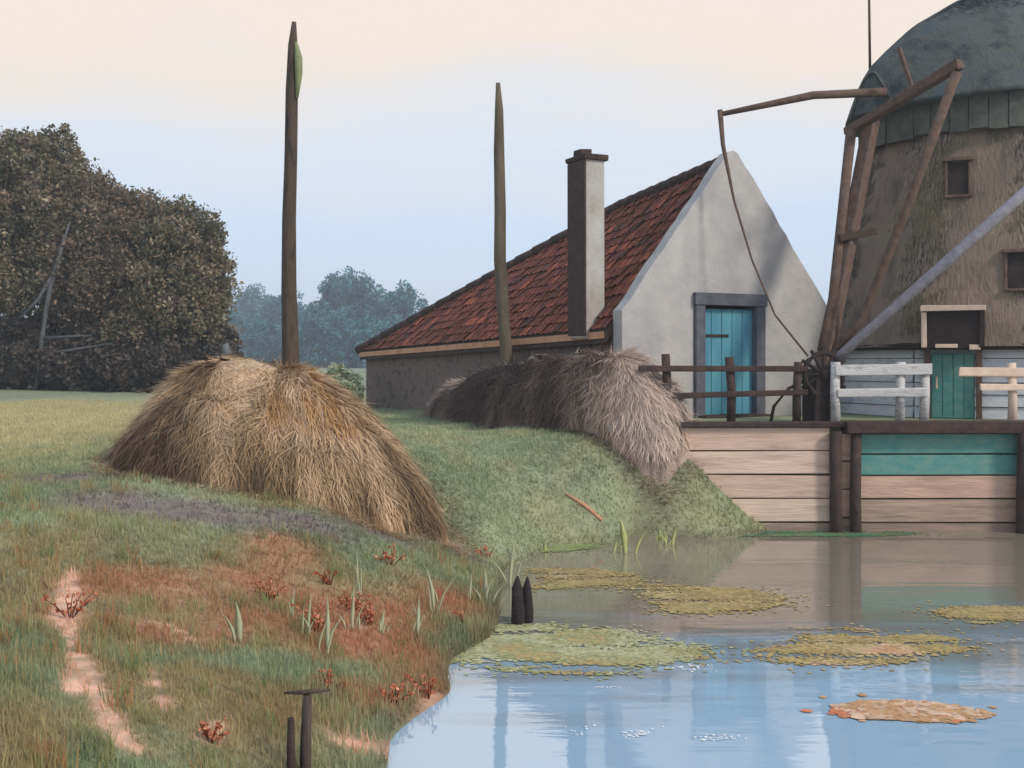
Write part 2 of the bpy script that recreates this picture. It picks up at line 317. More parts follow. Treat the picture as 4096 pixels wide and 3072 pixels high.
for side in (-1, 1):
    E0, E1, B, A = roof_pts(side)
    dn = Vector((0, 0, .16)); sh = mk('roof', [E0, E1-dn*.3, B-dn, A-dn*.6]+[v-Vector((0, 0, .25)) for v in (E0, E1, B, A)], [(0, 1, 2), (0, 2, 3), (4, 7, 6, 5), (0, 4, 5, 1), (1, 5, 6, 2), (2, 6, 7, 3), (3, 7, 4, 0)], M_darkbrick, house)
    V, Fc, C = tiles(side); tag(mk('roof_tiles', V, Fc, M_tile, sh, smooth=True, col=C), kind='stuff')
EL, ER = roof_pts(-1)[1], roof_pts(1)[1]; B = hp(GW/2, SB, ZB)
hipV, hipF, hipC = [], [], []
for r in range(26):
    for c in range(20):
        for (u, v) in ((c/20, r/26), ((c+1)/20, r/26), ((c+1)/20, (r+1.2)/26), (c/20, (r+1.2)/26)):
            v = min(v, 1); hipV.append(EL.lerp(B, v).lerp(ER.lerp(B, v), u)+Vector((0, 0, .07-.04*((v*26) % 1.2))))
        n = len(hipV); hipF.append((n-4, n-3, n-2, n-1)); cc = Vector(S(126, 66, 46)).lerp(Vector(S(84, 44, 38)), random.random()); hipC += [tuple(cc)]*4
tag(mk('hip_roof', hipV, hipF, M_tile, house, col=hipC), kind='stuff')
rl = []
for i in range(10):
    s0, s1 = .16+i*(SB-.16)/10, .16+(i+1.15)*(SB-.16)/10; f = lambda s: ZA-(ZA-ZB)*s/SB
    tube('ridge_tile', [hp(GW/2, s0, f(s0)+.06), hp(GW/2, min(s1, SB), f(min(s1, SB))+.05)], [.13, .11], M_darkbrick, house, n=8)
for i in range(16):
    p0 = B.lerp(EL, i/16); p1 = B.lerp(EL, (i+1.12)/16); tube('hip_tile', [p0+Vector((0, 0, .05)), p1+Vector((0, 0, .06))], [.11, .13], M_darkbrick, house, n=7)
E0, E1 = roof_pts(-1)[:2]
beam('eave_board', E0-wd*-.05-Vector((0, 0, .10)), E1-Vector((0, 0, .10)), .05, .13, M_fascia, house)
# chimney by the near corner of the dark side wall: white face to the gable side, dark face to the bank
cw = .62
def chim(name, a0, a1, s0, s1, z0, z1, m, par, j=.01): return box(name, hp((a0+a1)/2, (s0+s1)/2, (z0+z1)/2), gd*(a1-a0), wd*(s1-s0), Vector((0, 0, z1-z0)), m, par, j, .02)
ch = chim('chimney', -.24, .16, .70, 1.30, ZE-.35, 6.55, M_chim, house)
chim('shade_face', -.275, -.242, .68, 1.32, ZE-.3, 6.50, M_darkbrick, ch)  # chimney's unlit side: shade put on as a dark slab
chim('crown_course', -.30, .22, .64, 1.36, 6.50, 6.60, M_darkwood, ch)
chim('flue_pot', -.25, -.02, .85, 1.14, 6.60, 6.72, M_darkbrick, ch)

# ------------------------------------------------------------------ windmill
M_thatch = mat('mill_thatch', S(130, 118, 98), S(96, 88, 76), scale=2.2, stretch=(1, 1, .35), bump=1.0, bscale=22, bstretch=(1, 1, .12), c3=S(128, 112, 100))
M_cap = mat('cap_thatch', S(70, 80, 84), S(50, 58, 62), scale=2.0, bump=1.0, bscale=20, bstretch=(1, 1, .2), c3=S(82, 84, 80))
M_curb = mat('curb_boards', S(98, 102, 94), S(76, 78, 72), scale=4, bump=.4)
M_plinth = mat('blue_white_boards', S(206, 214, 222), S(178, 188, 200), scale=2.5, stretch=(1, 1, 3), bump=.3, c3=S(216, 216, 218))
M_cream = mat('cream_paint', S(230, 204, 182), S(212, 184, 164), scale=6, bump=.2)
M_brownpole = mat('brown_spar', S(112, 90, 78), S(84, 68, 60), scale=8, bump=.4, bscale=30)
M_greypole = mat('grey_spar', S(172, 166, 172), S(140, 134, 142), scale=8, bump=.3, bscale=30)
M_black = mat('dark_recess', S(44, 36, 36), S(58, 46, 42), scale=5, bump=.3)
MC = Vector((9.5, 22.2, 0)); DZ = 1.78
mill = thing('windmill', (MC.x, MC.y, DZ), 'thatched smock windmill with dark boat shaped cap and tail poles', 'windmill')
def mp_(phi, r, z): return Vector((MC.x+r*math.cos(phi), MC.y+r*math.sin(phi), z))
ZB0, ZB1 = 3.08, 7.15
def mr(z): t = (z-ZB0)/(ZB1-ZB0); return 3.15+(2.28-3.15)*t+.18*(1-t)**3
V, Fc = [], []; NR, NS = 34, 9
for i in range(NR+1):
    z = ZB0+(ZB1-ZB0)*i/NR
    for k in range(8):
        for q in range(NS):
            a, b_ = mp_(k*math.pi/4, mr(z), z), mp_((k+1)*math.pi/4, mr(z), z); p = a.lerp(b_, q/NS)
            rr = (p-Vector((MC.x, MC.y, z))).normalized(); p += rr*(random.uniform(-.012, .02)+.05*math.sin(math.pi*q/NS)); V.append(p)
T = 8*NS
for i in range(NR):
    for k in range(T): Fc.append((i*T+k, i*T+(k+1) % T, (i+1)*T+(k+1) % T, (i+1)*T+k))
body = mk('smock_body', V, Fc, M_thatch, mill, smooth=True)
# ragged reed ends on the thatch (fine strands)
def strands(name, P, D, Nn, n_len, wid, cols, m, parent):
    """P start points, D directions, Nn normals (k,3) -> thin three-segment ribbons"""
    k = len(P); s = np.cross(D, Nn); s /= np.linalg.norm(s, axis=1)[:, None]+1e-9; ln = n_len[:, None]; w = wid[:, None]/2
    A0, A1 = P-s*w, P+s*w; mid = P+D*ln*.5+Nn*ln*.05; B0, B1 = mid-s*w*.9, mid+s*w*.9; tip = P+D*ln-Nn*ln*.01
    V = np.stack([A0, A1, B0, B1, tip], 1).reshape(-1, 3); i = np.arange(k)[:, None]*5
    Tn = np.concatenate([i+np.array([[0, 1, 3]]), i+np.array([[0, 3, 2]]), i+np.array([[2, 3, 4]])], 0)
    o = mknp(name, V, Tn, m, parent, col=np.repeat(cols, 5, 0)); tag(o, kind='stuff'); return o
M_strand = mat('straw_strand', (1, 1, 1), attr=True, scale=2, bump=0, amt=.3, translucent=.15)
M_grass = mat('grass_blade', (1, 1, 1), attr=True, scale=2, bump=0, amt=.3, translucent=.5, spec=.05)
def unit(a): return a/(np.linalg.norm(a, axis=1)[:, None]+1e-9)
k = 60000; ph = RNG.uniform(-1.15*math.pi, .15*math.pi, k); zz_ = RNG.uniform(ZB0+.28, ZB1-.05, k)
oct_ = lambda ph: math.cos(math.pi/8)/np.cos((ph % (math.pi/4))-math.pi/8)
tt = (zz_-ZB0)/(ZB1-ZB0); rr_ = (3.15+(2.28-3.15)*tt+.18*(1-tt)**3)*oct_(ph)+.03
P0 = np.stack([MC.x+rr_*np.cos(ph), MC.y+rr_*np.sin(ph), zz_], 1)
Nn = np.stack([np.cos(ph), np.sin(ph), np.full(k, .2)], 1); Dn = unit(np.stack([.2*np.cos(ph)+RNG.normal(0, .06, k), .2*np.sin(ph)+RNG.normal(0, .06, k), -np.ones(k)], 1))
pal = np.array([S(136, 124, 100), S(108, 98, 82), S(158, 140, 128), S(92, 86, 74), S(140, 124, 118)]); pn = fbm(ph*3, zz_*1.1)
ci = np.clip((pn*7-1.2+RNG.normal(0, .7, k)).astype(int), 0, 4)
strands('thatch_reed', P0, Dn, unit(Nn), RNG.uniform(.08, .20, k), RNG.uniform(.008, .02, k), pal[ci], M_strand, body)
# plinth of weatherboards, facet by facet
NB = 6; ph_ = 1.30/NB
mk('plinth_core', [mp_(kk*math.pi/4, 2.98, z) for z in (DZ-.3, ZB0+.1) for kk in range(8)], [(i, (i+1) % 8, (i+1) % 8+8, i+8) for i in range(8)]+[tuple(range(8, 16))], M_black, mill)
for f in range(8):
    fm = (f+.5)*math.pi/4
    for bnum in range(NB):
        a, b_ = mp_(f*math.pi/4, 3.08, 0), mp_((f+1)*math.pi/4, 3.08, 0); z = DZ+ph_*(bnum+.5)
        nn = Vector((math.cos(fm), math.sin(fm), 0)); c = (a+b_)/2+Vector((0, 0, z))+nn*random.uniform(-.006, .012)
        box('weatherboard', c, (b_-a)*.985, nn*.05, Vector((0, 0, ph_-.012))+nn*-.035, M_plinth, mill, j=.003, bevel=.006)
V, Fc = [], []
for (r, z) in ((3.34, ZB0-.06), (3.38, ZB0+.04), (3.15, ZB0+.12)):
    V += [mp_(kk*math.pi/4, r, z) for kk in range(8)]
for i in range(2):
    for kk in range(8): Fc.append((i*8+kk, i*8+(kk+1) % 8, i*8+8+(kk+1) % 8, i*8+8+kk))
Fc.append(tuple(range(8))[::-1]); mk('skirt', V, Fc, M_black, mill, bevel=.02)
# facet facing the bank: windows and door
FB = math.radians(-112.5); fn = Vector((math.cos(FB), math.sin(FB), 0)); ft = Vector((-math.sin(FB), math.cos(FB), 0))
ap = math.cos(math.pi/8)
def on_facet(x, y, extra=0.0):
    # where the pixel's ray meets the (battered) facet
    best = None
    for i in range(1200):
        d = 17+i*.005; p = px(x, y, d); r = (mr(p.z) if p.z > ZB0 else 3.12)*ap
        if (p-Vector((MC.x, MC.y, p.z))).dot(fn) <= r+extra: return p
    return p
tilt = Vector((0, 0, 1))-fn*.2
for (x, y) in ((958, 179), (1018, 271)):
    p = on_facet(x, y)+fn*.03
    w = box('window', p, ft*.36, fn*.10, tilt*.62, M_black, mill)
    for s in (-1, 1): box('window_jamb', p+ft*s*.20+fn*.03, ft*.05, fn*.12, tilt*.68, M_brownpole, w)
    box('window_head', p+tilt*.36+fn*.05, ft*.52, fn*.2, tilt*.07, M_brownpole, w); box('window_sill', p-tilt*.34+fn*.05, ft*.48, fn*.16, tilt*.05, M_brownpole, w)
p = on_facet(953, 380); dz0 = DZ+.03
pc = Vector((p.x, p.y, 0))+fn*.10
dr = box('door', pc+Vector((0, 0, dz0+.56)), ft*.72, fn*.08, Vector((0, 0, 1.18)), M_teal2, mill)
for q in range(4): box('plank', pc+fn*.05+ft*(-.27+q*.18)+Vector((0, 0, dz0+.56)), ft*.168, fn*.03, Vector((0, 0, 1.14)), M_teal2, dr, j=.002)
box('handle', pc+fn*.09+ft*(-.27)+Vector((0, 0, dz0+.62)), ft*.03, fn*.03, Vector((0, 0, .22)), M_cream, dr)
hood = box('transom', pc+fn*.16+Vector((0, 0, dz0+1.55)), ft*.84, fn*.62, Vector((0, 0, .64)), M_black, mill)
box('transom_frame', pc+fn*.20+Vector((0, 0, dz0+1.93)), ft*1.06, fn*.72, Vector((0, 0, .10)), M_cream, hood, j=.008)
box('transom_frame', pc+fn*.22-ft*.47+Vector((0, 0, dz0+1.56)), ft*.09, fn*.56, Vector((0, 0, .62)), M_cream, hood, j=.006)
box('transom_frame', pc+fn*.22+ft*.47+Vector((0, 0, dz0+1.56)), ft*.09, fn*.56, Vector((0, 0, .62)), M_black, hood, j=.006)
box('transom_sill', pc+fn*.46-ft*.10+Vector((0, 0, dz0+1.27)), ft*.36, fn*.06, Vector((0, 0, .07)), M_cream, hood, j=.006)
box('transom_sill', pc+fn*.46+ft*.36+Vector((0, 0, dz0+1.25)), ft*.18, fn*.06, Vector((0, 0, .09)), M_cream, hood, j=.006)
for s in (-1, 1): box('door_post', pc+fn*.06+ft*s*.43+Vector((0, 0, dz0+.60)), ft*.10, fn*.12, Vector((0, 0, 1.28)), M_brownpole, mill)
# curb of upright boards under the cap
for i in range(44):
    a = 2*math.pi*i/44; nn = Vector((math.cos(a), math.sin(a), 0)); tg = Vector((-math.sin(a), math.cos(a), 0))
    box('curb_board', mp_(a, 2.34+random.uniform(-.01, .015), 7.42), tg*.325, nn*.05, Vector((0, 0, .72+random.uniform(-.04, .04))), M_curb, mill, j=.004, bevel=.005)
# cap lofted along its axis (tail to the left)
ra = Vector((-.94, -.34, 0)).normalized(); rp = Vector((ra.y, -ra.x, 0))
secs = [(2.72, .62, 7.66, 8.40), (2.6, .92, 7.62, 8.60), (2.2, 1.5, 7.62, 8.98), (1.6, 2.1, 7.66, 9.48), (.6, 2.45, 7.74, 10.05), (-.4, 2.5, 7.76, 10.25), (-1.4, 2.4, 7.76, 10.2), (-2.3, 2.05, 7.8, 9.95), (-2.9, 1.55, 7.95, 9.6), (-3.05, .9, 8.3, 9.2)]
V, Fc = [], []; K = 15
for (s, w, b_, c) in secs:
    for q in range(K):
        t_ = -1+2*q/(K-1); y_ = math.copysign(abs(t_)**1.0, t_)*w; z_ = b_+(c-b_)*(1-abs(t_)**1.7)
        V.append(Vector((MC.x, MC.y, 0))+ra*s+rp*y_+Vector((0, 0, z_+random.uniform(-.02, .02))))
for i in range(len(secs)-1):
    for q in range(K-1): Fc.append((i*K+q, i*K+q+1, (i+1)*K+q+1, (i+1)*K+q))
    Fc.append((i*K, (i+1)*K, (i+1)*K+K-1, i*K+K-1))
Fc.append(tuple(range(K))); Fc.append(tuple(range((len(secs)-1)*K, len(secs)*K))[::-1])
cap = mk('cap', V, Fc, M_cap, mill, smooth=False); sm = cap.modifiers.new('sub', 'SUBSURF'); sm.subdivision_type = 'SIMPLE'; sm.levels = 2; sm.render_levels = 2
cap.data.polygons.foreach_set('use_smooth', [True]*len(cap.data.polygons))
# strands over the cap
k = 34000; si = RNG.uniform(0, len(secs)-1.001, k); i0 = si.astype(int); fr = (si-i0)[:, None]; sa = np.array(secs); sv = sa[i0]*(1-fr)+sa[i0+1]*fr
tq = RNG.uniform(-.93, .93, k); yq = tq*sv[:, 1]*.97; zq = sv[:, 2]+(sv[:, 3]-sv[:, 2])*(1-np.abs(tq)**1.7)
Pq = np.array(MC)[None]+np.array(ra)[None]*sv[:, :1]*.97+np.array(rp)[None]*yq[:, None]; Pq[:, 2] = zq-.0
Nq = unit(np.array(rp)[None]*(tq*1.2)[:, None]+np.array(ra)[None]*(sv[:, :1]*.18)+np.array([[0, 0, .8]]))
Dq = unit(np.array(rp)[None]*np.sign(tq)[:, None]*.8+np.array([[0, 0, -1.0]])+RNG.normal(0, .07, (k, 3))); Dq = unit(Dq-Nq*(Dq*Nq).sum(1)[:, None]*.9)
palc = np.array([S(80, 88, 90), S(62, 74, 80), S(92, 92, 88), S(68, 88, 94), S(98, 96, 92)])
strands('cap_reed', Pq, Dq, Nq, RNG.uniform(.06, .15, k), RNG.uniform(.010, .022, k), palc[np.clip((fbm(sv[:, 0]*1.5+9, yq*1.5)*7-1.2+RNG.normal(0, .6, k)).astype(int), 0, 4)], M_strand, cap)
# cap ring beam, vertical rod, tail
beam('rear_hatch_batten', px(899, 48, 20.2), px(914, 92, 19.9), .07, .07, M_brownpole, mill)
rod_b = px(870, 54, 21.6); tube('rod', [rod_b-Vector((0, 0, .3)), rod_b+Vector((-.02, 0, 1.3)), rod_b+Vector((-.03, 0, 3.2))], [.028, .024, .016], M_brownpole, mill, n=6)
foot = px(824, 362, 18.95)
tail_top = px(872, 118, 20.4)
beam('tail_pole', tail_top, foot+Vector((0, 0, -.15)), .24, .26, M_brownpole, mill, j=.02, bevel=.03)
t2 = px(851, 132, 20.2)
tube('brace', [t2, px(842, 215, 19.75), px(833, 300, 19.25), foot+Vector((-.03, .05, .2))], [.10, .09, .09, .08], M_brownpole, mill, n=8)
beam('clamp', px(839, 238, 19.45), px(876, 231, 19.6), .10, .13, M_darkwood, mill)
sA = px(847, 132, 20.5); sB = px(960, 64, 17.9)
beam('short_cross_beam', sA, sB, .15, .17, M_brownpole, mill, j=.015, bevel=.02)
tube('brace', [px(957, 72, 17.95), px(908, 205, 18.4), px(862, 320, 18.8), foot+Vector((.05, 0, .05))], [.085, .08, .075, .06], M_brownpole, mill, n=8)
oB = px(722, 114, 19.9); oA = px(885, 92, 20.6)
tube('long_cross_beam', [oA, oA.lerp(oB, .45)+Vector((0, 0, .12)), oB], [.085, .075, .045], M_brownpole, mill, n=8)
tube('brace', [px(720, 110, 19.9), px(723, 145, 19.85), px(734, 200, 19.75), px(752, 260, 19.6), px(775, 315, 19.35), px(808, 356, 18.95)], [.05, .04, .022, .018, .018, .02], M_brownpole, mill, n=6)
lB = MC+Vector((1.7, -4.9, 8.2)); lA = MC+Vector((.2, -.5, 7.9)); tube('long_cross_beam', [lA, lB], [.12, .1], M_brownpole, mill, n=8)
tube('brace', [lB, lB.lerp(foot, .5)+Vector((0, 0, -.06)), foot+Vector((.1, -.1, -.02))], [.085, .095, .08], M_greypole, mill, n=8)
# winding winch at the tail's foot
wc = px(817, 374, 18.8); waxis = Vector((.25, -1, 0)).normalized(); ws = Vector((1, .25, 0)).normalized()
winch = box('winch', wc+Vector((0, 0, -.45)), ws*.34, waxis*.5, Vector((0, 0, .85)), M_black, mill, j=.03, bevel=.03)
V, Fc = tubev([wc+waxis*.22+(ws*math.cos(a)+Vector((0, 0, 1))*math.sin(a))*.36 for a in np.linspace(0, 2*math.pi, 19)], [.05]*19, 6); mk('wheel_rim', V, Fc, M_black, winch, smooth=True)
for q in range(6):
    a = q*math.pi/6; v = ws*math.cos(a)+Vector((0, 0, 1))*math.sin(a)
    tube('spoke', [wc+waxis*.22-v*.46, wc+waxis*.22+v*.46], [.032, .032], M_black, winch, n=6)
tube('axle', [wc-waxis*.3, wc+waxis*.34], [.09, .09], M_black, winch, n=8)
tube('anchor_rope', [wc+Vector((-.2, 0, -.1)), wc+Vector((-.5, -.05, -.25)), wc+Vector((-.75, -.05, -.55)), wc+Vector((-.8, -.02, -.84))], [.03]*4, M_darkwood, mill, n=6)

# ------------------------------------------------------------------ plank quay wall
M_plank = [mat('pink_plank_%d' % i, S(*c), S(*[v*.84 for v in c]), scale=3.5, stretch=(.35, 1, 3), bump=.5, bscale=10, c3=S(*[v*.95 for v in c])) for i, c in enumerate(((214, 184, 166), (204, 170, 152), (222, 194, 176), (196, 166, 146)))]
M_plankb = [mat('brown_plank_%d' % i, S(*c), S(*[v*.8 for v in c]), scale=3.5, stretch=(.35, 1, 3), bump=.5, bscale=10) for i, c in enumerate(((182, 156, 138), (196, 168, 152), (166, 142, 126)))]
M_quay = mat('tarred_quay', S(58, 48, 46), S(80, 62, 56), scale=5, bump=.6, bscale=18)
quay = thing('quay_wall', (5, 18.3, 0), 'pinkish plank retaining wall with tarred posts and teal upper boards along the water', 'wall')
WY = 18.24
def planks(x0, x1, z0, z1, n, mats, dy=0):
    h = (z1-z0)/n; xs = [x0]
    while xs[-1] < x1-.05: xs.append(min(x1, xs[-1]+random.uniform(2.2, 3.4)) if x1-xs[-1] > 3.6 else x1)
    for r in range(n):
        for a, b_ in zip(xs[:-1], xs[1:]):
            box('plank', ((a+b_)/2, WY+dy+random.uniform(-.014, .014), z0+h*(r+.5)), (b_-a-.012, 0, random.uniform(-.012, .012)), (0, .06, 0), (0, 0, h-.026), (M_plankb[2] if r == 0 and z0 < 0 else random.choice(mats)), quay, j=.005, bevel=.008)
planks(2.2, 5.28, -.25, 1.72, 5, M_plank)
planks(5.72, 8.46, -.25, .92, 3, M_plankb+M_plank[1:2]); planks(5.72, 8.46, .92, 1.62, 2, [M_teal2], -.012)
planks(8.48, 14.2, -.25, .92, 3, M_plankb); planks(8.48, 14.2, .92, 1.62, 2, [M_teal2], -.012)
planks(5.28, 5.72, -.25, 1.62, 4, M_plank, .01)
for x, w in ((5.34, .19), (5.68, .17), (8.47, .34), (11.3, .3), (14.2, .3)):
    tube('post', [(x, WY-.06-w/2, -.8), (x+random.uniform(-.02, .02), WY-.05-w/2, .6), (x, WY-.05-w/2, 1.66)], [w/2*1.1, w/2*1.05, w/2], M_quay, quay, n=10, wob=.05)
beam('coping', (2.3, WY+.02, 1.765), (5.5, WY+.02, 1.77), .26, .075, M_quay, quay, j=.01)
beam('coping', (5.5, WY-.06, 1.72), (9.5, WY-.06, 1.73), .42, .19, M_quay, quay, j=.012); beam('coping', (9.5, WY-.06, 1.73), (14.3, WY-.06, 1.72), .42, .19, M_quay, quay, j=.012)
# bleached mooring rails fixed in front of the left boards
# ------------------------------------------------------------------ fences
M_fence = mat('weathered_white', S(186, 184, 184), S(150, 148, 150), scale=6, stretch=(.5, 1, 2), bump=.5, bscale=20, c3=S(200, 196, 192))
def fence(name, posts, rails, mp__, mr__, label, top, wpost=.12):
    f = thing(name, (posts[0][0], posts[0][1], 1.8), label, 'fence')
    for (x, y, z1) in posts:
        tube('post', [(x, y, 1.74), (x+random.uniform(-.02, .02), y, (1.74+z1)/2), (x+random.uniform(-.03, .03), y, z1)], [wpost/2, wpost/2*.95, wpost/2], mp__, f, n=8, wob=.07)
    for (a, b_, h) in rails: beam('rail', a, b_, .05, h, mr__, f, j=.012)
    return f
d = 18.45
X = lambda x: (x-512)/F*d
Zp = lambda y: EYE-(y-HY)/F*d
fence('plank_fence', [(X(667), d, Zp(354)), (X(731), d, Zp(357)), (X(797), d, Zp(362))],
      [((X(638), d-.09, Zp(368)), (X(806), d-.09, Zp(369)), .10), ((X(664), d-.09, Zp(396)), (X(806), d-.09, Zp(392)), .09)], M_quay, M_quay, 'weathered black two rail fence in front of the farmhouse door', 0, .15)
fence('rail_fence', [(X(836), d, Zp(362)), (X(900), d, Zp(362)), (X(924), d, Zp(364))],
      [((X(834), d-.08, Zp(370)), (X(930), d-.08, Zp(369)), .17), ((X(836), d-.08, Zp(393)), (X(924), d-.08, Zp(392)), .14)], M_fence, M_fence, 'pale grey white rail fence beside the tail winch', 0, .17)
fence('rail_fence', [(X(1012), d, Zp(363)), (X(1070), d, Zp(364)), (X(1130), d, Zp(364))],
      [((X(957), d-.08, Zp(372)), (X(1140), d-.08, Zp(373)), .15), ((X(978), d-.08, Zp(387)), (X(1140), d-.08, Zp(388)), .10)], M_cream, M_cream, 'cream painted rail fence right of the teal mill door', 0, .16)

# ------------------------------------------------------------------ hay heaps
M_hay = mat('hay', (1, 1, 1), attr=True, scale=3, bump=1, bscale=26, amt=.5)
def heap(name, label, outline, peak, pw, pal, nstr, flat=1.7, colfun=None, lift=0.0):
    """outline: closed list of (x,y) at the foot; peak: ridge polyline of (x,y,z)"""
    o = thing(name, (sum(p[0] for p in outline)/len(outline), sum(p[1] for p in outline)/len(outline), 0), label, 'hay heap')
    o.location.z = Hs(o.location.x, o.location.y)
    out = np.array(outline, float); n = len(out); NT, NRr = 96, 22
    t = np.arange(NT)/NT*n; i = t.astype(int); f = (t-i)[:, None]
    p0, p1, p2, p3 = out[(i-1) % n], out[i % n], out[(i+1) % n], out[(i+2) % n]
    E = .5*(2*p1+(p2-p0)*f+(2*p0-5*p1+4*p2-p3)*f**2+(3*p1-p0-3*p2+p3)*f**3)
    pk = np.array(peak, float)
    dens = np.concatenate([pk[a]+(pk[a+1]-pk[a])*np.linspace(0, 1, 24)[:, None] for a in range(len(pk)-1)])
    dens_dummy = None; near = ((E[:, None, :]-dens[None, :, :2])**2).sum(-1).argmin(1)
    w_ = np.zeros((NT, len(dens)))
    w_ = np.exp(-((np.arange(len(dens))[None]-near[:, None])/ (len(dens)*.30))**2); w_ /= w_.sum(1)[:, None]
    PK = w_@dens; ez = H(E[:, 0], E[:, 1])-.08
    def surf(th, r):                       # th in ring index units (float array), r 0..1
        a = np.floor(th).astype(int) % NT; b_ = (a+1) % NT; q = (th-np.floor(th))[:, None]
        e = E[a]*(1-q)+E[b_]*q; p = PK[a]*(1-q)+PK[b_]*q; z0 = ez[a]*(1-q[:, 0])+ez[b_]*q[:, 0]
        xy = p[:, :2]+(e-p[:, :2])*r[:, None]
        prof = np.clip(1-r**flat, 0, 1)**pw
        z = z0+(p[:, 2]-z0)*prof
        ss = (fbm(th*.22+11, r*2+3)-.5)*.20*np.clip(1-r, .15, 1)+(fbm(xy[:, 0]*3, xy[:, 1]*3+z*2)-.5)*.30
        return np.stack([xy[:, 0], xy[:, 1], z+ss+lift], 1)
    th, r = np.meshgrid(np.arange(NT, dtype=float), np.linspace(0.0, 1, NRr)); V = surf(th.ravel(), r.ravel())
    I = np.arange(NT*NRr).reshape(NRr, NT); Qd = np.stack([I[:-1], np.roll(I, -1, 1)[:-1], np.roll(I, -1, 1)[1:], I[1:]], -1).reshape(-1, 4)
    cen = len(V); V = np.vstack([V, V[:NT].mean(0)+np.array([0, 0, .03])])
    Qd = np.vstack([Qd]+[np.array([[cen, (i+1) % NT, i, cen]]) for i in range(0)])
    pal = np.array(pal)
    def cf(th, r):
        s = fbm(th*.30+2, r*1.1+8); s2 = fbm(th*.9, r*2.0+3); v = (s*.65+s2*.35)
        v = np.clip((v-.25)/.5, 0, .999)*len(pal)
        if colfun is not None: v = np.clip(v+colfun(th/NT, r), 0, len(pal)-.01)
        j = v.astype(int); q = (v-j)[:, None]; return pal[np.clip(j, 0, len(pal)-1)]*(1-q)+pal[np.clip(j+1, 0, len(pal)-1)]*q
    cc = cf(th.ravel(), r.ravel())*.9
    half = NT//2; top = [(i, (i+1) % NT, (NT-2-i) % NT, (NT-1-i) % NT) for i in range(half-1)]
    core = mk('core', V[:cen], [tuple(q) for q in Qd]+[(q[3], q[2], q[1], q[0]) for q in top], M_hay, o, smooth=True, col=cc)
    th = RNG.uniform(0, NT, nstr); r = RNG.uniform(0, .97, nstr)**.6*.97
    P = surf(th, r); P2 = surf(th+RNG.normal(0, .5, nstr), np.minimum(r+.06, 1)); D = unit(unit(P2-P)+RNG.normal(0, .24, (nstr, 3)))
    Px = surf(th+.5, r); Nn = unit(np.cross(Px-P, D)); Nn *= np.sign(Nn[:, 2:3]+1e-6)
    strands('loose_straw', P+Nn*.012, D, Nn, RNG.uniform(.10, .42, nstr), RNG.uniform(.006, .015, nstr), np.clip(cf(th, r)*RNG.uniform(.78, 1.22, (nstr, 1)), 0, 1), M_strand, o)
    m_ = 5000; th = RNG.uniform(0, NT, m_); r = 1+np.abs(RNG.normal(0, .10, m_)); P = surf(th, r); P[:, 2] = H(P[:, 0], P[:, 1])+.02; an = RNG.uniform(0, 6.28, m_)
    strands('straw_litter', P, unit(np.stack([np.cos(an), np.sin(an), RNG.uniform(-.1, .25, m_)], 1)), np.tile([[0., 0., 1.]], (m_, 1)), RNG.uniform(.08, .3, m_), RNG.uniform(.005, .012, m_), np.clip(cf(th, np.full(m_, .5))*RNG.uniform(.7, 1.1, (m_, 1)), 0, 1), M_strand, o)
    return o
PH = [S(104, 84, 64), S(132, 106, 80), S(160, 132, 100), S(194, 164, 132), S(210, 182, 152), S(184, 144, 94)]
def lerpz(x, y, d): p = px(x, y, d); return (p.x, p.y, p.z)
def gpt(x, d): return ((x-512)/F*d, d)
heap('haystack', 'big tan haystack draped over the bank around the taller dark pole',
     [gpt(112, 14.6), gpt(150, 13.9), gpt(232, 13.55), gpt(325, 13.7), gpt(400, 14.0), gpt(450, 14.6), gpt(436, 15.6), gpt(390, 16.6), gpt(320, 17.2), gpt(230, 17.2), gpt(150, 16.6), gpt(118, 15.6)],
     [lerpz(200, 372, 15.2), lerpz(238, 355, 15.3), lerpz(272, 360, 15.3), lerpz(302, 374, 15.2)], .74, PH, 46000, flat=1.5,
     colfun=lambda t, r: 1.6*np.exp(-((t-.27)/.10)**2)*(r < .62)-6.0*np.clip(r-.6, 0, 1)*(1+.5*np.sin(t*70))-1.0*np.exp(-((t-.08)/.06)**2))  # sunlit upper front and shaded foot worked into the straw colours
PR = [S(92, 74, 66), S(108, 90, 78), S(138, 118, 104), S(186, 164, 150), S(206, 184, 168)]
heap('reed_heap', 'dark brown heap with pale reed thatch sliding off beside the farmhouse wall',
     [gpt(426, 24.6), gpt(468, 21.9), gpt(530, 19.7), gpt(590, 18.5), gpt(635, 17.95), gpt(668, 17.8), gpt(690, 18.3), gpt(674, 18.8), gpt(640, 19.1), gpt(602, 19.6), gpt(545, 21.2), gpt(485, 23.6), gpt(436, 25.6)],
     [lerpz(458, 386, 24.2), lerpz(512, 367, 21.4), lerpz(562, 352, 19.7), lerpz(602, 349, 19.0), lerpz(634, 362, 18.6)], .62, PR, 46000, flat=1.8,
     colfun=lambda t, r: 3.4*np.exp(-((t-.40)/.13)**2)*(r < .93)-2.2*np.exp(-((t-.12)/.13)**2)+1.2*(r < .3)*(t > .2))
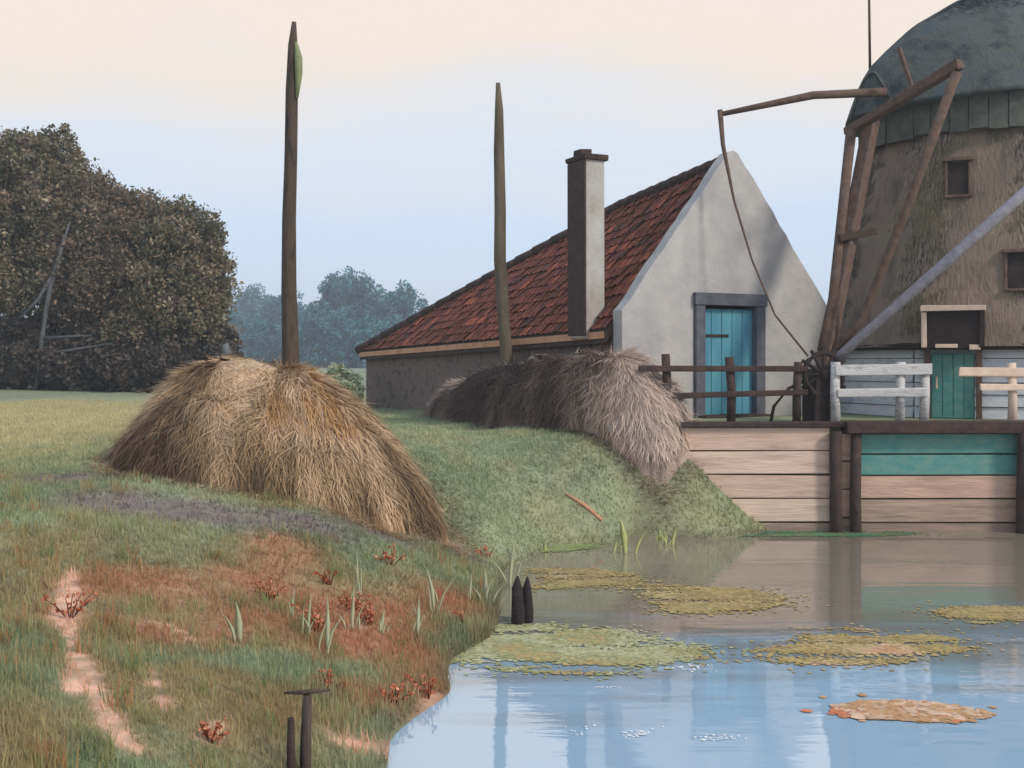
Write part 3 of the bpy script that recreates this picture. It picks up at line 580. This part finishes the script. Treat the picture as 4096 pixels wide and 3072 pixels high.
# poles
M_poled = mat('dark_pole', S(70, 60, 54), S(48, 42, 42), scale=6, stretch=(1, 1, .25), bump=.8, bscale=24, c3=S(84, 72, 62))
M_poleo = mat('olive_pole', S(110, 100, 80), S(82, 72, 60), scale=4, stretch=(1, 1, .25), bump=.5, bscale=24)
def pole(name, pts, d, rad, m, label):
    o = thing(name, px(*pts[-1], d), label, 'pole')
    zb = Hs(px(*pts[-1], d).x, d)-.3; P = [px(x, y, d) for x, y in pts]; P.append(Vector((P[-1].x, d, zb)))
    tube('shaft', P, rad+[rad[-1]], m, o, n=12, wob=.06); return o
p1 = pole('hay_pole', [(294, 22), (293, 45), (292, 90), (291, 150), (289, 220), (289, 290), (291, 376)], 15.25, [.03, .065, .085, .09, .095, .11, .125], M_poled, 'tall dark weathered pole rising out of the big tan haystack')
M_moss = mat('moss_strip', S(146, 152, 112), S(118, 124, 88), scale=5, bump=.5)
tube('bark_strip', [px(296, 42, 15.19), px(298.5, 58, 15.18), px(299, 74, 15.17), px(297, 98, 15.18)], [.02, .055, .05, .02], M_moss, p1, n=7)
pole('hay_pole', [(498, 83), (499, 110), (499, 150), (500, 210), (500, 260), (503, 310), (507, 362)], 22.3, [.045, .085, .105, .115, .12, .12, .125], M_poleo, 'slim olive brown pole rising beside the dark reed heap')

# ------------------------------------------------------------------ trees
M_leaf = mat('foliage', (1, 1, 1), attr=True, scale=.8, bump=0, amt=.5, translucent=.25, rough=.8)
M_bark = mat('grey_bark', S(120, 124, 126), S(86, 86, 86), scale=5, stretch=(1, 1, .3), bump=.6)
def leaves(cents, radii, n, size, pal, seed, squash=.9):
    g = np.random.default_rng(seed); cents = np.array(cents, float); radii = np.array(radii, float)
    wv = radii**2; wv /= wv.sum(); ncl = max(40, n//70)
    ci = g.choice(len(cents), ncl, p=wv); dirs = unit(g.normal(size=(ncl, 3))); rad = g.uniform(.35, 1.0, ncl)**.6
    cl = cents[ci]+dirs*radii[ci][:, None]*rad[:, None]*np.array([1, 1, squash]); cr_ = radii[ci]*g.uniform(.14, .34, ncl)
    li = g.integers(0, ncl, n); P = cl[li]+unit(g.normal(size=(n, 3)))*(cr_[li]*g.uniform(.2, 1.1, n)**.5)[:, None]
    u = unit(g.normal(size=(n, 3))); v = unit(np.cross(u, g.normal(size=(n, 3)))); sz = (size*g.uniform(.5, 1.3, n))[:, None]
    V = np.stack([P-u*sz, P+v*sz*.5, P+u*sz, P-v*sz*.5+np.cross(u, v)*sz*.25], 1).reshape(-1, 3); Qd = np.arange(n*4).reshape(-1, 4)
    pal = np.array(pal); tone = g.random(ncl)*.75; vi = np.clip(((tone[li]+g.random(n)*.3)*len(pal)).astype(int), 0, len(pal)-1)
    C = np.repeat(pal[vi]*g.uniform(.8, 1.2, (n, 1)), 4, 0); return V, Qd, C
def tree(name, label, cat, base, crown, n, size, pal, seed, group=None, trunk_r=.25, forks=3, trunk_top=None, bark=None, squash=.95):
    o = thing(name, base, label, cat, group); base = Vector(base); random.seed(seed)
    cs = [Vector(c[:3]) for c in crown]; top = trunk_top or sum(cs, Vector())/len(cs)
    V, Fc = tubev([base-Vector((0, 0, .2)), base.lerp(top, .35)+Vector((random.uniform(-.15, .15), 0, 0)), base.lerp(top, .7), top], [trunk_r*1.25, trunk_r, trunk_r*.75, trunk_r*.4], 8, .06)
    for c in cs[:forks+2]:
        s = base.lerp(top, random.uniform(.35, .6)); v2, f2 = tubev([s, s.lerp(c, .5)+Vector((0, 0, -.2)), c], [trunk_r*.6, trunk_r*.4, trunk_r*.12], 6, .06); k0 = len(V); V += v2; Fc += [tuple(i+k0 for i in f) for f in f2]
    mk('trunk', V, Fc, bark or M_bark, o, smooth=True)
    lv, lq, lc = leaves([c[:3] for c in crown], [c[3] for c in crown], n, size, pal, seed, squash)
    mknp('crown', lv, lq, M_leaf, o, col=lc, nper=4); return o
PB = [S(92, 86, 70), S(112, 104, 84), S(126, 112, 90), S(104, 104, 80), S(138, 116, 96), S(164, 152, 126)]
PB2 = [S(88, 80, 70), S(118, 100, 84), S(130, 112, 94), S(104, 98, 80), S(142, 116, 98)]
def cpx(x, y, r, d, dy=0): p = px(x, y, d); return (p.x, p.y+dy, p.z, r*d/F)
def tb(x, d): X_ = (x-512)/F*d; return (X_, d, Hs(X_, d))
tree('broadleaf_tree', 'tallest brown leaved tree with pale forked trunk left of the haystack', 'tree', tb(48, 43), [cpx(30, 195, 62, 43), cpx(70, 215, 56, 43), cpx(-8, 235, 66, 43), cpx(92, 255, 52, 42), cpx(40, 285, 70, 42.5), cpx(10, 170, 44, 43), cpx(52, 158, 34, 43)], 90000, .095, PB, 11, trunk_r=.22)
tree('broadleaf_tree', 'middle rounded russet brown tree in the dark grove', 'tree', tb(120, 42), [cpx(126, 232, 46, 42), cpx(112, 275, 60, 41.5), cpx(150, 262, 44, 42), cpx(135, 320, 55, 41.5), cpx(92, 215, 38, 42.5)], 75000, .09, PB2, 12, trunk_r=.2)
tree('broadleaf_tree', 'lower reddish tree at the edge of the grove toward the blue woods', 'tree', tb(185, 41), [cpx(180, 245, 44, 41), cpx(196, 285, 40, 41), cpx(170, 300, 50, 40.5), cpx(190, 330, 40, 40.5), cpx(150, 330, 50, 41), cpx(205, 262, 26, 41)], 75000, .09, PB, 13, trunk_r=.2)
tree('broadleaf_tree', 'tall brown tree at the outer end of the dark grove', 'tree', tb(-90, 45), [cpx(-90, 180, 80, 45), cpx(-50, 240, 70, 45), cpx(-120, 260, 80, 45), cpx(-60, 310, 60, 44)], 30000, .15, PB, 14, trunk_r=.3)
PU = [S(72, 68, 66), S(86, 78, 72), S(100, 86, 78), S(78, 76, 68)]
for i, (x, d, r, lab) in enumerate(((20, 40.5, 38, 'dark shrub at the foot of the tallest brown tree'), (85, 40, 36, 'dark shrub between the two inner trunks of the grove'), (145, 39.5, 36, 'dark shrub under the middle russet tree'), (200, 39.5, 28, 'dark shrub at the end of the grove behind the haystack'), (-40, 41, 40, 'dark shrub at the outer end of the brown grove'))):
    b_ = tb(x, d); tree('undergrowth_shrub', lab, 'shrub', b_, [cpx(x-22, 366, r*.75, d), cpx(x+20, 362, r*.8, d), cpx(x, 345, r, d, 1), cpx(x+6, 376, r*.55, d), cpx(x-30, 376, r*.45, d), cpx(x+34, 378, r*.4, d)], 24000, .10, PU, 40+i, trunk_r=.07, group='shrubs under the grove', squash=.8)
# pale forked trunks that show in front of the foliage
M_barkd = mat('dull_bark', S(98, 100, 104), S(72, 72, 74), scale=5, stretch=(1, 1, .3), bump=.6)
gt = thing('bare_trunk', tb(42, 39.6), 'pale grey leaning forked trunk in front of the brown grove', 'tree')
tube('trunk', [Vector(tb(36, 39.6)), px(42, 340, 39.6), px(46, 310, 39.6), px(52, 280, 39.8), px(64, 240, 40), px(70, 222, 40.4)], [.08, .08, .08, .09, .06, .03], M_barkd, gt, n=8)
tube('limb', [px(20, 318, 39.4), px(38, 300, 39.6), px(52, 276, 39.8)], [.04, .06, .07], M_barkd, gt, n=7)
tube('limb', [px(62, 312, 39.6), px(84, 285, 39.8), px(106, 258, 40.2)], [.02, .045, .02], M_barkd, gt, n=7)
tube('limb', [px(43, 338, 39.6), px(62, 337, 39.3), px(92, 335, 39.2)], [.06, .05, .015], M_barkd, gt, n=6)
tube('limb', [px(42, 354, 39.6), px(72, 350, 39.2), px(112, 343, 39.0)], [.06, .05, .015], M_barkd, gt, n=6)
# far woods fading in the haze, whose blue is also painted into the leaves
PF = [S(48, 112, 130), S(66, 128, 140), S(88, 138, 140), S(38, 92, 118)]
FD = 210
far = [('broad round far tree', 352, 300, 30, FD), ('wide far tree by the farmhouse roof', 398, 318, 32, FD-8), ('low far tree below the roundest one', 325, 330, 28, FD-15), ('small pale far tree against the brown grove', 258, 312, 26, FD+60), ('far tree directly behind the haystack pole', 288, 318, 26, FD+30), ('low far tree at the meeting of grove and woods', 238, 335, 24, FD+15), ('squat far tree half hidden by the farmhouse eave', 425, 340, 26, FD-20), ('low far bush tree right of the haystack pole', 370, 342, 26, FD-30), ('low far tree left of the haystack pole', 268, 342, 22, FD-10)]
for i, (lab, x, y, r, d) in enumerate(far):
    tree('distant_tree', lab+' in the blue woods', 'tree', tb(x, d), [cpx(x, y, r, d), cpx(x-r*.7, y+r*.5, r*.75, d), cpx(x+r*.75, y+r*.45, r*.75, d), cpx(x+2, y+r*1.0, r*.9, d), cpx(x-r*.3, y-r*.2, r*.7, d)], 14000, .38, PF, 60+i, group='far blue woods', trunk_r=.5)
wc_, wr_ = [], []
for i in range(260):                                # the far edge of the polder: one unbroken wood
    a = random.uniform(-1.1, 1.1); dd = random.uniform(330, 400); wc_.append((math.sin(a)*dd, math.cos(a)*dd, 1.79+random.uniform(1, 6))); wr_.append(random.uniform(5, 8))
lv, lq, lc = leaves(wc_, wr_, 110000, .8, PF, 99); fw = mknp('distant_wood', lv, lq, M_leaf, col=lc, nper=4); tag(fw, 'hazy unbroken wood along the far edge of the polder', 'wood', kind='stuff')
PG = [S(166, 176, 146), S(148, 160, 130), S(182, 184, 154)]
tree('hedge_bush', 'pale green bush between the haystack and the dark house wall', 'bush', tb(340, 29), [cpx(336, 382, 17, 29), cpx(350, 388, 15, 29), cpx(324, 386, 14, 29), cpx(342, 396, 12, 29)], 9000, .05, PG, 120, trunk_r=.05)
st = thing('post_stump', tb(226, 30), 'pale weathered stump post behind the haystack crest', 'post')
tube('shaft', [px(227, 372, 30), px(227, 352, 30), px(225, 344, 30)], [.13, .12, .09], M_bark, st, n=8, wob=.08)

# ------------------------------------------------------------------ grass
def inpoly(x, y, poly):
    c = np.zeros(len(x), bool); n = len(poly)
    for i in range(n):
        (x0, y0), (x1, y1) = poly[i], poly[i-1]; c ^= ((y0 > y) != (y1 > y)) & (x < (x1-x0)*(y-y0)/(y1-y0+1e-12)+x0)
    return c
HP = [tuple(hp(a, s, 0)[:2]) for a, s in ((-.1, -.2), (GW+.1, -.2), (GW+.1, HL), (-.1, HL))]
k = 480000; d = 4.6+RNG.random(k)**1.05*28; lat = RNG.uniform(-.56, .27, k)*d; keep = lat > -14
x, y = lat[keep], d[keep]; z = H(x, y); c, g = gcol(x, y)
ok = (z > .005) & (RNG.random(len(x)) < g) & ~inpoly(x, y, HP) & ~((y > 18.2) & (x > 2.3)); x, y, z, c = x[ok], y[ok], z[ok], c[ok]
k = len(x); ln = RNG.uniform(.035, .09, k)*(1+.9*np.clip((.5-z)/.5, 0, 1)*(y < 14)); ln *= np.clip(.6+fbm(x*1.5, y*1.5), .6, 1.5)
ang = RNG.uniform(0, 2*math.pi, k); lean = RNG.uniform(.1, .8, k); P = np.stack([x, y, z-.01], 1)
D = unit(np.stack([np.cos(ang)*lean, np.sin(ang)*lean, np.ones(k)], 1)); Nn = unit(np.stack([np.cos(ang), np.sin(ang), -lean], 1))
wid = RNG.uniform(.006, .013, k)*np.clip(y/9, .8, 1.8); colr = np.clip(c*RNG.uniform(1.0, 1.5, (k, 1)), 0, 1)
# taller tufts and dead stems among it
nt_ = 520; td = 5+RNG.random(nt_)*9; tx = RNG.uniform(-.5, .02, nt_)*td; tz = H(tx, td); kk = (tz > .02) & (gcol(tx, td)[1] > .5); tx, td = tx[kk], td[kk]
ti = np.repeat(np.arange(len(tx)), 22); m_ = len(ti); bx, by = tx[ti]+RNG.normal(0, .05, m_), td[ti]+RNG.normal(0, .05, m_); bz = H(bx, by)-.01
aa = RNG.uniform(0, 6.28, m_); le = RNG.uniform(.1, .7, m_); cl = np.array([S(170, 168, 118), S(190, 172, 124), S(146, 156, 108), S(186, 140, 98)])[RNG.integers(0, 4, len(tx))][ti]
P = np.vstack([P, np.stack([bx, by, bz], 1)]); D = np.vstack([D, unit(np.stack([np.cos(aa)*le, np.sin(aa)*le, np.ones(m_)], 1))]); Nn = np.vstack([Nn, unit(np.stack([np.cos(aa), np.sin(aa), -le], 1))])
ln = np.concatenate([ln, RNG.uniform(.08, .24, m_)*RNG.uniform(.6, 1.2, len(tx))[ti]]); wid = np.concatenate([wid, RNG.uniform(.005, .009, m_)]); colr = np.vstack([colr, cl*RNG.uniform(.8, 1.15, (m_, 1))])
gr = strands('grass', P, D, Nn, ln, wid, colr, M_grass, None)
gr['label'] = 'short green and rust coloured grass covering the bank'; gr['category'] = 'grass'

# ------------------------------------------------------------------ reeds, docks, stakes on the shore
M_reed = mat('reed_blade', S(206, 206, 176), S(186, 190, 152), scale=4, bump=.1, translucent=.2)
M_reedl = mat('lime_reed_blade', S(204, 204, 146), S(184, 190, 124), scale=4, bump=.1, translucent=.2)
def reed(x, yb, yt, wpx, label, m, nb=4, group=None):
    b_ = px_ground(x, yb) if True else None
    if b_.z <= 0.001: b_.z = -.05
    d = b_.y; h = (yb-yt)/F*d; w = max(wpx/F*d, .012); o = thing('reed_plant', b_, label, 'reed', group)
    for q in range(nb):
        hh = h*(1 if q == 0 else random.uniform(.45, .8)); lean = random.uniform(-.18, .18) if q == 0 else random.uniform(-.6, .6); bx = b_+Vector((random.uniform(-1, 1)*w*(q > 0)*1.5, random.uniform(-.05, .05), 0))
        V, Fc = [], []; ww = w*(.85 if q == 0 else .45)
        for i in range(7):
            t_ = i/6; c = bx+Vector((lean*hh*t_**2, -.1*hh*t_**2, hh*t_)); hw = ww/2*(.55+.9*t_ if t_ < .5 else 1.0*(1-t_)*2+.02)
            V += [c-Vector((hw, 0, 0)), c+Vector((0, .14*hw+.001, 0)), c+Vector((hw, 0, 0)), c-Vector((0, .10*hw+.001, 0))]
        for i in range(6):
            for k_ in range(4): Fc.append((i*4+k_, i*4+(k_+1) % 4, i*4+4+(k_+1) % 4, i*4+4+k_))
        Fc += [(3, 2, 1, 0), (24, 25, 26, 27)]
        mk('blade', V, Fc, m, o, smooth=True)
    return o
RD = [(240, 644, 600, 9, 'broad pale reed blade standing alone on the rust coloured bank'), (357, 604, 550, 4, 'slim reed rising below the haystack foot'), (327, 655, 594, 6, 'bent reed near the blue water streak'), (352, 634, 590, 5, 'short reed among rust sorrel'), (418, 637, 596, 5, 'reed at the edge of the ochre weed mat'), (381, 634, 610, 5, 'short thick reed leaning beside rust sorrel'), (434, 614, 566, 5, 'reed between the sorrel and the paired stakes'), (470, 602, 573, 3, 'thin reed left of the paired stakes'), (486, 606, 568, 6, 'thick reed left of the paired stakes'), (510, 588, 532, 5, 'tall reed just behind the paired stakes'), (528, 600, 574, 4, 'short reed right of the paired stakes'), (308, 637, 592, 4, 'thin reed over the dark rust patch'), (291, 620, 588, 3, 'shortest reed over the dark rust patch')]
for a in RD: reed(*a, M_reed)
for a in [(625, 553, 511, 8, 'stout lime green reed with low side leaves at the far bank'), (660, 540, 525, 5, 'little lime reed tuft at the far bank'), (673, 545, 523, 5, 'pale reed tuft nearest the plank wall'), (545, 552, 538, 5, 'low lime reed tuft in the shallows')]: reed(*a, M_reedl, 4)
PS = [S(216, 134, 98), S(190, 112, 80), S(228, 160, 124), S(156, 98, 72)]
def sorrel(x, y, hpx, label, seed):
    b_ = px_ground(x, y); d = b_.y; h = hpx/F*d; o = thing('sorrel_plant', b_, label, 'plant', None); random.seed(seed); g = np.random.default_rng(seed)
    V, Fc = [], []; cs = []
    for q in range(7):
        tip = b_+Vector((random.uniform(-.9, .9)*h, random.uniform(-.7, .7)*h, h*random.uniform(.45, 1))); v2, f2 = tubev([b_-Vector((0, 0, .03)), b_.lerp(tip, .6)+Vector((0, 0, .04*h)), tip], [.006, .005, .003], 5); k0 = len(V); V += v2; Fc += [tuple(i+k0 for i in f) for f in f2]; cs += [tip, b_.lerp(tip, .7), b_.lerp(tip, .4)]
    mk('stem', V, Fc, M_sorstem, o, smooth=True)
    lv, lq, lc = leaves([tuple(c) for c in cs], [h*.16]*len(cs), 300, .017, PS, seed); tag(mknp('flower_head', lv, lq, M_leaf, o, col=lc, nper=4), kind='stuff')
M_sorstem = mat('sorrel_stem', S(130, 72, 50), S(100, 60, 44), scale=9, bump=0)
for i, (x, y, h, lab) in enumerate(((330, 585, 16, 'small orange sorrel tuft above the bent reed'), (392, 566, 18, 'orange sorrel tuft below the haystack toe'), (318, 632, 30, 'dense rust sorrel clump beside the bent reed'), (372, 625, 26, 'bright orange sorrel clump between two short reeds'), (352, 612, 22, 'orange sorrel clump by the slim reed'), (465, 625, 14, 'lone orange sorrel sprig at the waterline'), (330, 690, 20, 'orange sorrel tuft near the leaning T post'), (70, 618, 24, 'salmon sorrel clump on the sandy strip'), (210, 742, 22, 'salmon sorrel clump at the sandy hollow'), (395, 705, 20, 'rust sorrel clump hanging over the blue water'), (428, 700, 22, 'salmon sorrel at the tip of the near bank'), (270, 600, 22, 'dark rust sorrel in the middle of the bank'), (488, 560, 14, 'thin orange sorrel by the tall reed'))): sorrel(x, y, h, lab, 200+i)
M_stake = mat('wet_stake', S(58, 48, 48), S(40, 34, 36), scale=7, bump=.6)
for x, yb, yt, w, lab in ((517, 624, 576, 13, 'thicker'), (527, 622, 577, 11, 'slimmer')):
    b_ = px_water(x, yb); dd = b_.y
    o = thing('mooring_stake', (b_.x, b_.y, -.4), lab+' pointed dark stake of the close pair standing in the water', 'stake', 'paired stakes in the water')
    tube('shaft', [(b_.x, dd, -.5), (b_.x+.01, dd, .25*(yb-yt)/F*dd), (b_.x, dd, .75*(yb-yt)/F*dd), (b_.x+.005, dd, (yb-yt)/F*dd)], [w/F*dd*.5, w/F*dd*.52, w/F*dd*.38, w/F*dd*.08], M_stake, o, n=8, wob=.08)
tb_ = px(304, 800, 7.0); gz = Hs(tb_.x, tb_.y)
o = thing('t_post', (tb_.x, tb_.y, gz), 'dark T shaped post on the near bank', 'post')
tube('shaft', [(tb_.x, tb_.y, min(gz, 0)-.2), (tb_.x+.01, tb_.y, .4), tuple(px(307, 695, 7.0))], [.042, .036, .030], M_poled, o, n=8, wob=.1)
tube('cross_bar', [px(284, 693, 7.0), px(306, 692, 7.0), px(330, 690, 7.0)], [.008, .018, .008], M_poled, o, n=7, wob=.1)
o = thing('broken_stake', px(290, 800, 6.9), 'short broken brown stake beside the dark T post', 'stake'); o.location.z = gz
tube('shaft', [px(293, 815, 6.9), px(291, 760, 6.9), px(291, 718, 6.9)], [.026, .03, .022], M_darkwood, o, n=8, wob=.1)
tw = thing('driftwood_twig', px_ground(588, 515), 'peach coloured twig lying on the green bank', 'twig')
a_, b_ = px_ground(566, 500), px_ground(602, 527); tube('shaft', [a_+Vector((0, 0, .03)), a_.lerp(b_, .5)+Vector((0, 0, .06)), b_+Vector((0, 0, .03))], [.02, .04, .03], M_fascia, tw, n=6, wob=.1)

# ------------------------------------------------------------------ floating weed on the water
M_weed = mat('pondweed', (1, 1, 1), attr=True, scale=6, bump=.2, amt=.3, rough=.7)
def weed(name, label, cat, rows, pal, n, r0, r1, seed, zb=.004):
    n, r0, r1 = (int(n*2.6), r0*.55, r1*.5) if cat in ('pondweed', 'duckweed') else (n, r0, r1)
    """rows: list of (y_px, x0_px, x1_px) giving the spread of the mat on the water"""
    g = np.random.default_rng(seed); rows = sorted(rows); ys = np.array([r[0] for r in rows], float); xa = np.array([r[1] for r in rows], float); xb = np.array([r[2] for r in rows], float)
    D0, D1 = F*EYE/(ys[-1]-HY), F*EYE/(ys[0]-HY); d = g.uniform(D0, D1, n*4); yp = HY+F*EYE/d
    u = g.random(n*4); X0 = np.interp(yp, ys, xa); X1 = np.interp(yp, ys, xb); xp = X0+(X1-X0)*u; x = (xp-512)/F*d
    vv = (d-D0)/(D1-D0); dens = np.minimum(1, np.minimum(u, 1-u)*2.6)*np.minimum(1, np.minimum(vv, 1-vv)*4)*np.clip((fbm(x*1.1+seed, d*4.5, 5)-.34)*3.2, 0, 1); kk = g.random(n*4) < dens; x, d = x[kk][:n], d[kk][:n]; n = len(x); st_ = g.random(n) < (.14 if cat in ('pondweed', 'duckweed') else .03); x = x+st_*g.normal(0, .30, n); d = d+st_*g.normal(0, .13, n)
    o = thing(name, (float(x.mean()), float(d.mean()), 0), label, cat, None)
    r = g.uniform(r0, r1, n)*(1-.3*g.random(n)); NS = 7; a = np.arange(NS)/NS*2*math.pi
    ph = g.uniform(0, 6.28, n)[:, None]; ca, sa_ = np.cos(a[None]+ph), np.sin(a[None]+ph); tx, ty = g.normal(0, .05, n)[:, None], g.normal(0, .05, n)[:, None]
    rr = r[:, None]*(1+.15*np.sin(2*a[None]+ph)); z = zb+g.random(n)[:, None]*zb*1.4+np.abs(rr*(ca*tx+sa_*ty))
    V = np.stack([x[:, None]+rr*ca, d[:, None]+rr*sa_, z], -1).reshape(-1, 3); T = np.arange(n*NS).reshape(n, NS)
    pal = np.array(pal); tone = fbm(x*1.6+seed*3, d*1.6)*len(pal)*1.5-len(pal)*.25+g.normal(0, .45, n); c = pal[np.clip(tone.astype(int), 0, len(pal)-1)]*g.uniform(.85, 1.15, (n, 1))
    tag(mknp('floating_leaves', V, T, M_weed, o, col=np.repeat(c, NS, 0), nper=NS), kind='stuff'); return o
PO = [S(164, 146, 96), S(178, 150, 98), S(156, 132, 86), S(184, 160, 112)]; PLG = [S(164, 164, 118), S(178, 174, 134), S(156, 152, 104), S(176, 152, 100)]; PPK = [S(198, 160, 128), S(186, 142, 100), S(206, 172, 144), S(200, 122, 88)]
weed('weed_mat', 'ochre pondweed mat floating in the middle of the canal', 'pondweed', [(583, 605, 640), (590, 610, 760), (598, 640, 792), (606, 648, 790), (615, 665, 740)], PO, 2600, .03, .07, 1)
weed('weed_mat', 'long yellow green pondweed mat reaching from the near bank', 'pondweed', [(624, 470, 640), (634, 440, 640), (646, 425, 722), (658, 428, 718), (668, 450, 655), (676, 540, 640)], PLG, 5200, .03, .07, 2)
weed('weed_mat', 'ochre and pink pondweed mat below the mill quay', 'pondweed', [(627, 795, 850), (634, 790, 930), (642, 800, 985), (650, 750, 985), (658, 752, 930), (666, 780, 900)], PO+PPK[:2], 3000, .03, .07, 3)
weed('lily_mat', 'salmon coloured lily leaf raft on the open blue water', 'lily pads', [(701, 860, 930), (706, 828, 992), (712, 830, 996), (718, 835, 994), (723, 930, 970)], PPK, 1500, .025, .06, 4)
weed('weed_mat', 'ochre weed strip around the paired stakes', 'pondweed', [(568, 520, 590), (574, 530, 640), (582, 540, 650), (590, 520, 560)], PO, 1600, .03, .06, 5)
weed('weed_mat', 'thin ochre weed streak beneath the teal quay boards', 'pondweed', [(606, 940, 1060), (613, 920, 1080), (620, 945, 1070), (626, 970, 1040)], PO, 1400, .03, .06, 6)
weed('weed_mat', 'bright green duckweed line along the foot of the plank wall', 'duckweed', [(531, 700, 925), (534, 690, 930), (537, 720, 880)], [S(76, 140, 112), S(96, 130, 90), S(120, 128, 84)], 1900, .025, .06, 7)
weed('weed_mat', 'lime duckweed patch under the far bank reeds', 'duckweed', [(538, 540, 610), (543, 505, 610), (548, 520, 600), (553, 525, 560)], [S(140, 152, 96), S(156, 160, 108), S(126, 138, 88)], 1500, .025, .06, 8)
PWT = [S(232, 232, 226), S(214, 220, 226)]  # the water's white sparkle, modelled as small floating flecks
for i, (x0, x1, y0, y1, lab) in enumerate(((588, 640, 680, 690, 'white water sparkle flecks just below the yellow green mat'), (655, 735, 664, 672, 'white water sparkle flecks under the quay side weed'), (565, 602, 722, 736, 'small white sparkle patch on the open blue water'), (620, 655, 730, 738, 'white sparkle patch in the middle of the open water'), (690, 742, 734, 742, 'white sparkle patch nearer the salmon lily raft'))):
    weed('sparkle_flecks', lab, 'sparkles', [(y0, x0+10, x1-6), ((y0+y1)/2, x0, x1), (y1, x0+4, x1-14)], PWT, 60, .006, .016, 20+i)

# ------------------------------------------------------------------ haze
M_haze = bpy.data.materials.new('haze'); M_haze.use_nodes = True; t = M_haze.node_tree; t.nodes.remove(t.nodes['Principled BSDF'])
pv = t.nodes.new('ShaderNodeVolumePrincipled'); pv.inputs['Color'].default_value = (.90, .96, 1.0, 1); pv.inputs['Density'].default_value = .0016; pv.inputs['Anisotropy'].default_value = .2
t.links.new(pv.outputs[0], t.nodes['Material Output'].inputs['Volume'])
hz = mk('haze', boxv((0, 285, 9.0), (1400, 0, 0), (0, 830, 0), (0, 0, 24)), BOXF, M_haze); tag(hz, kind='stuff', label='pale blue summer haze over the meadow', cat='haze')
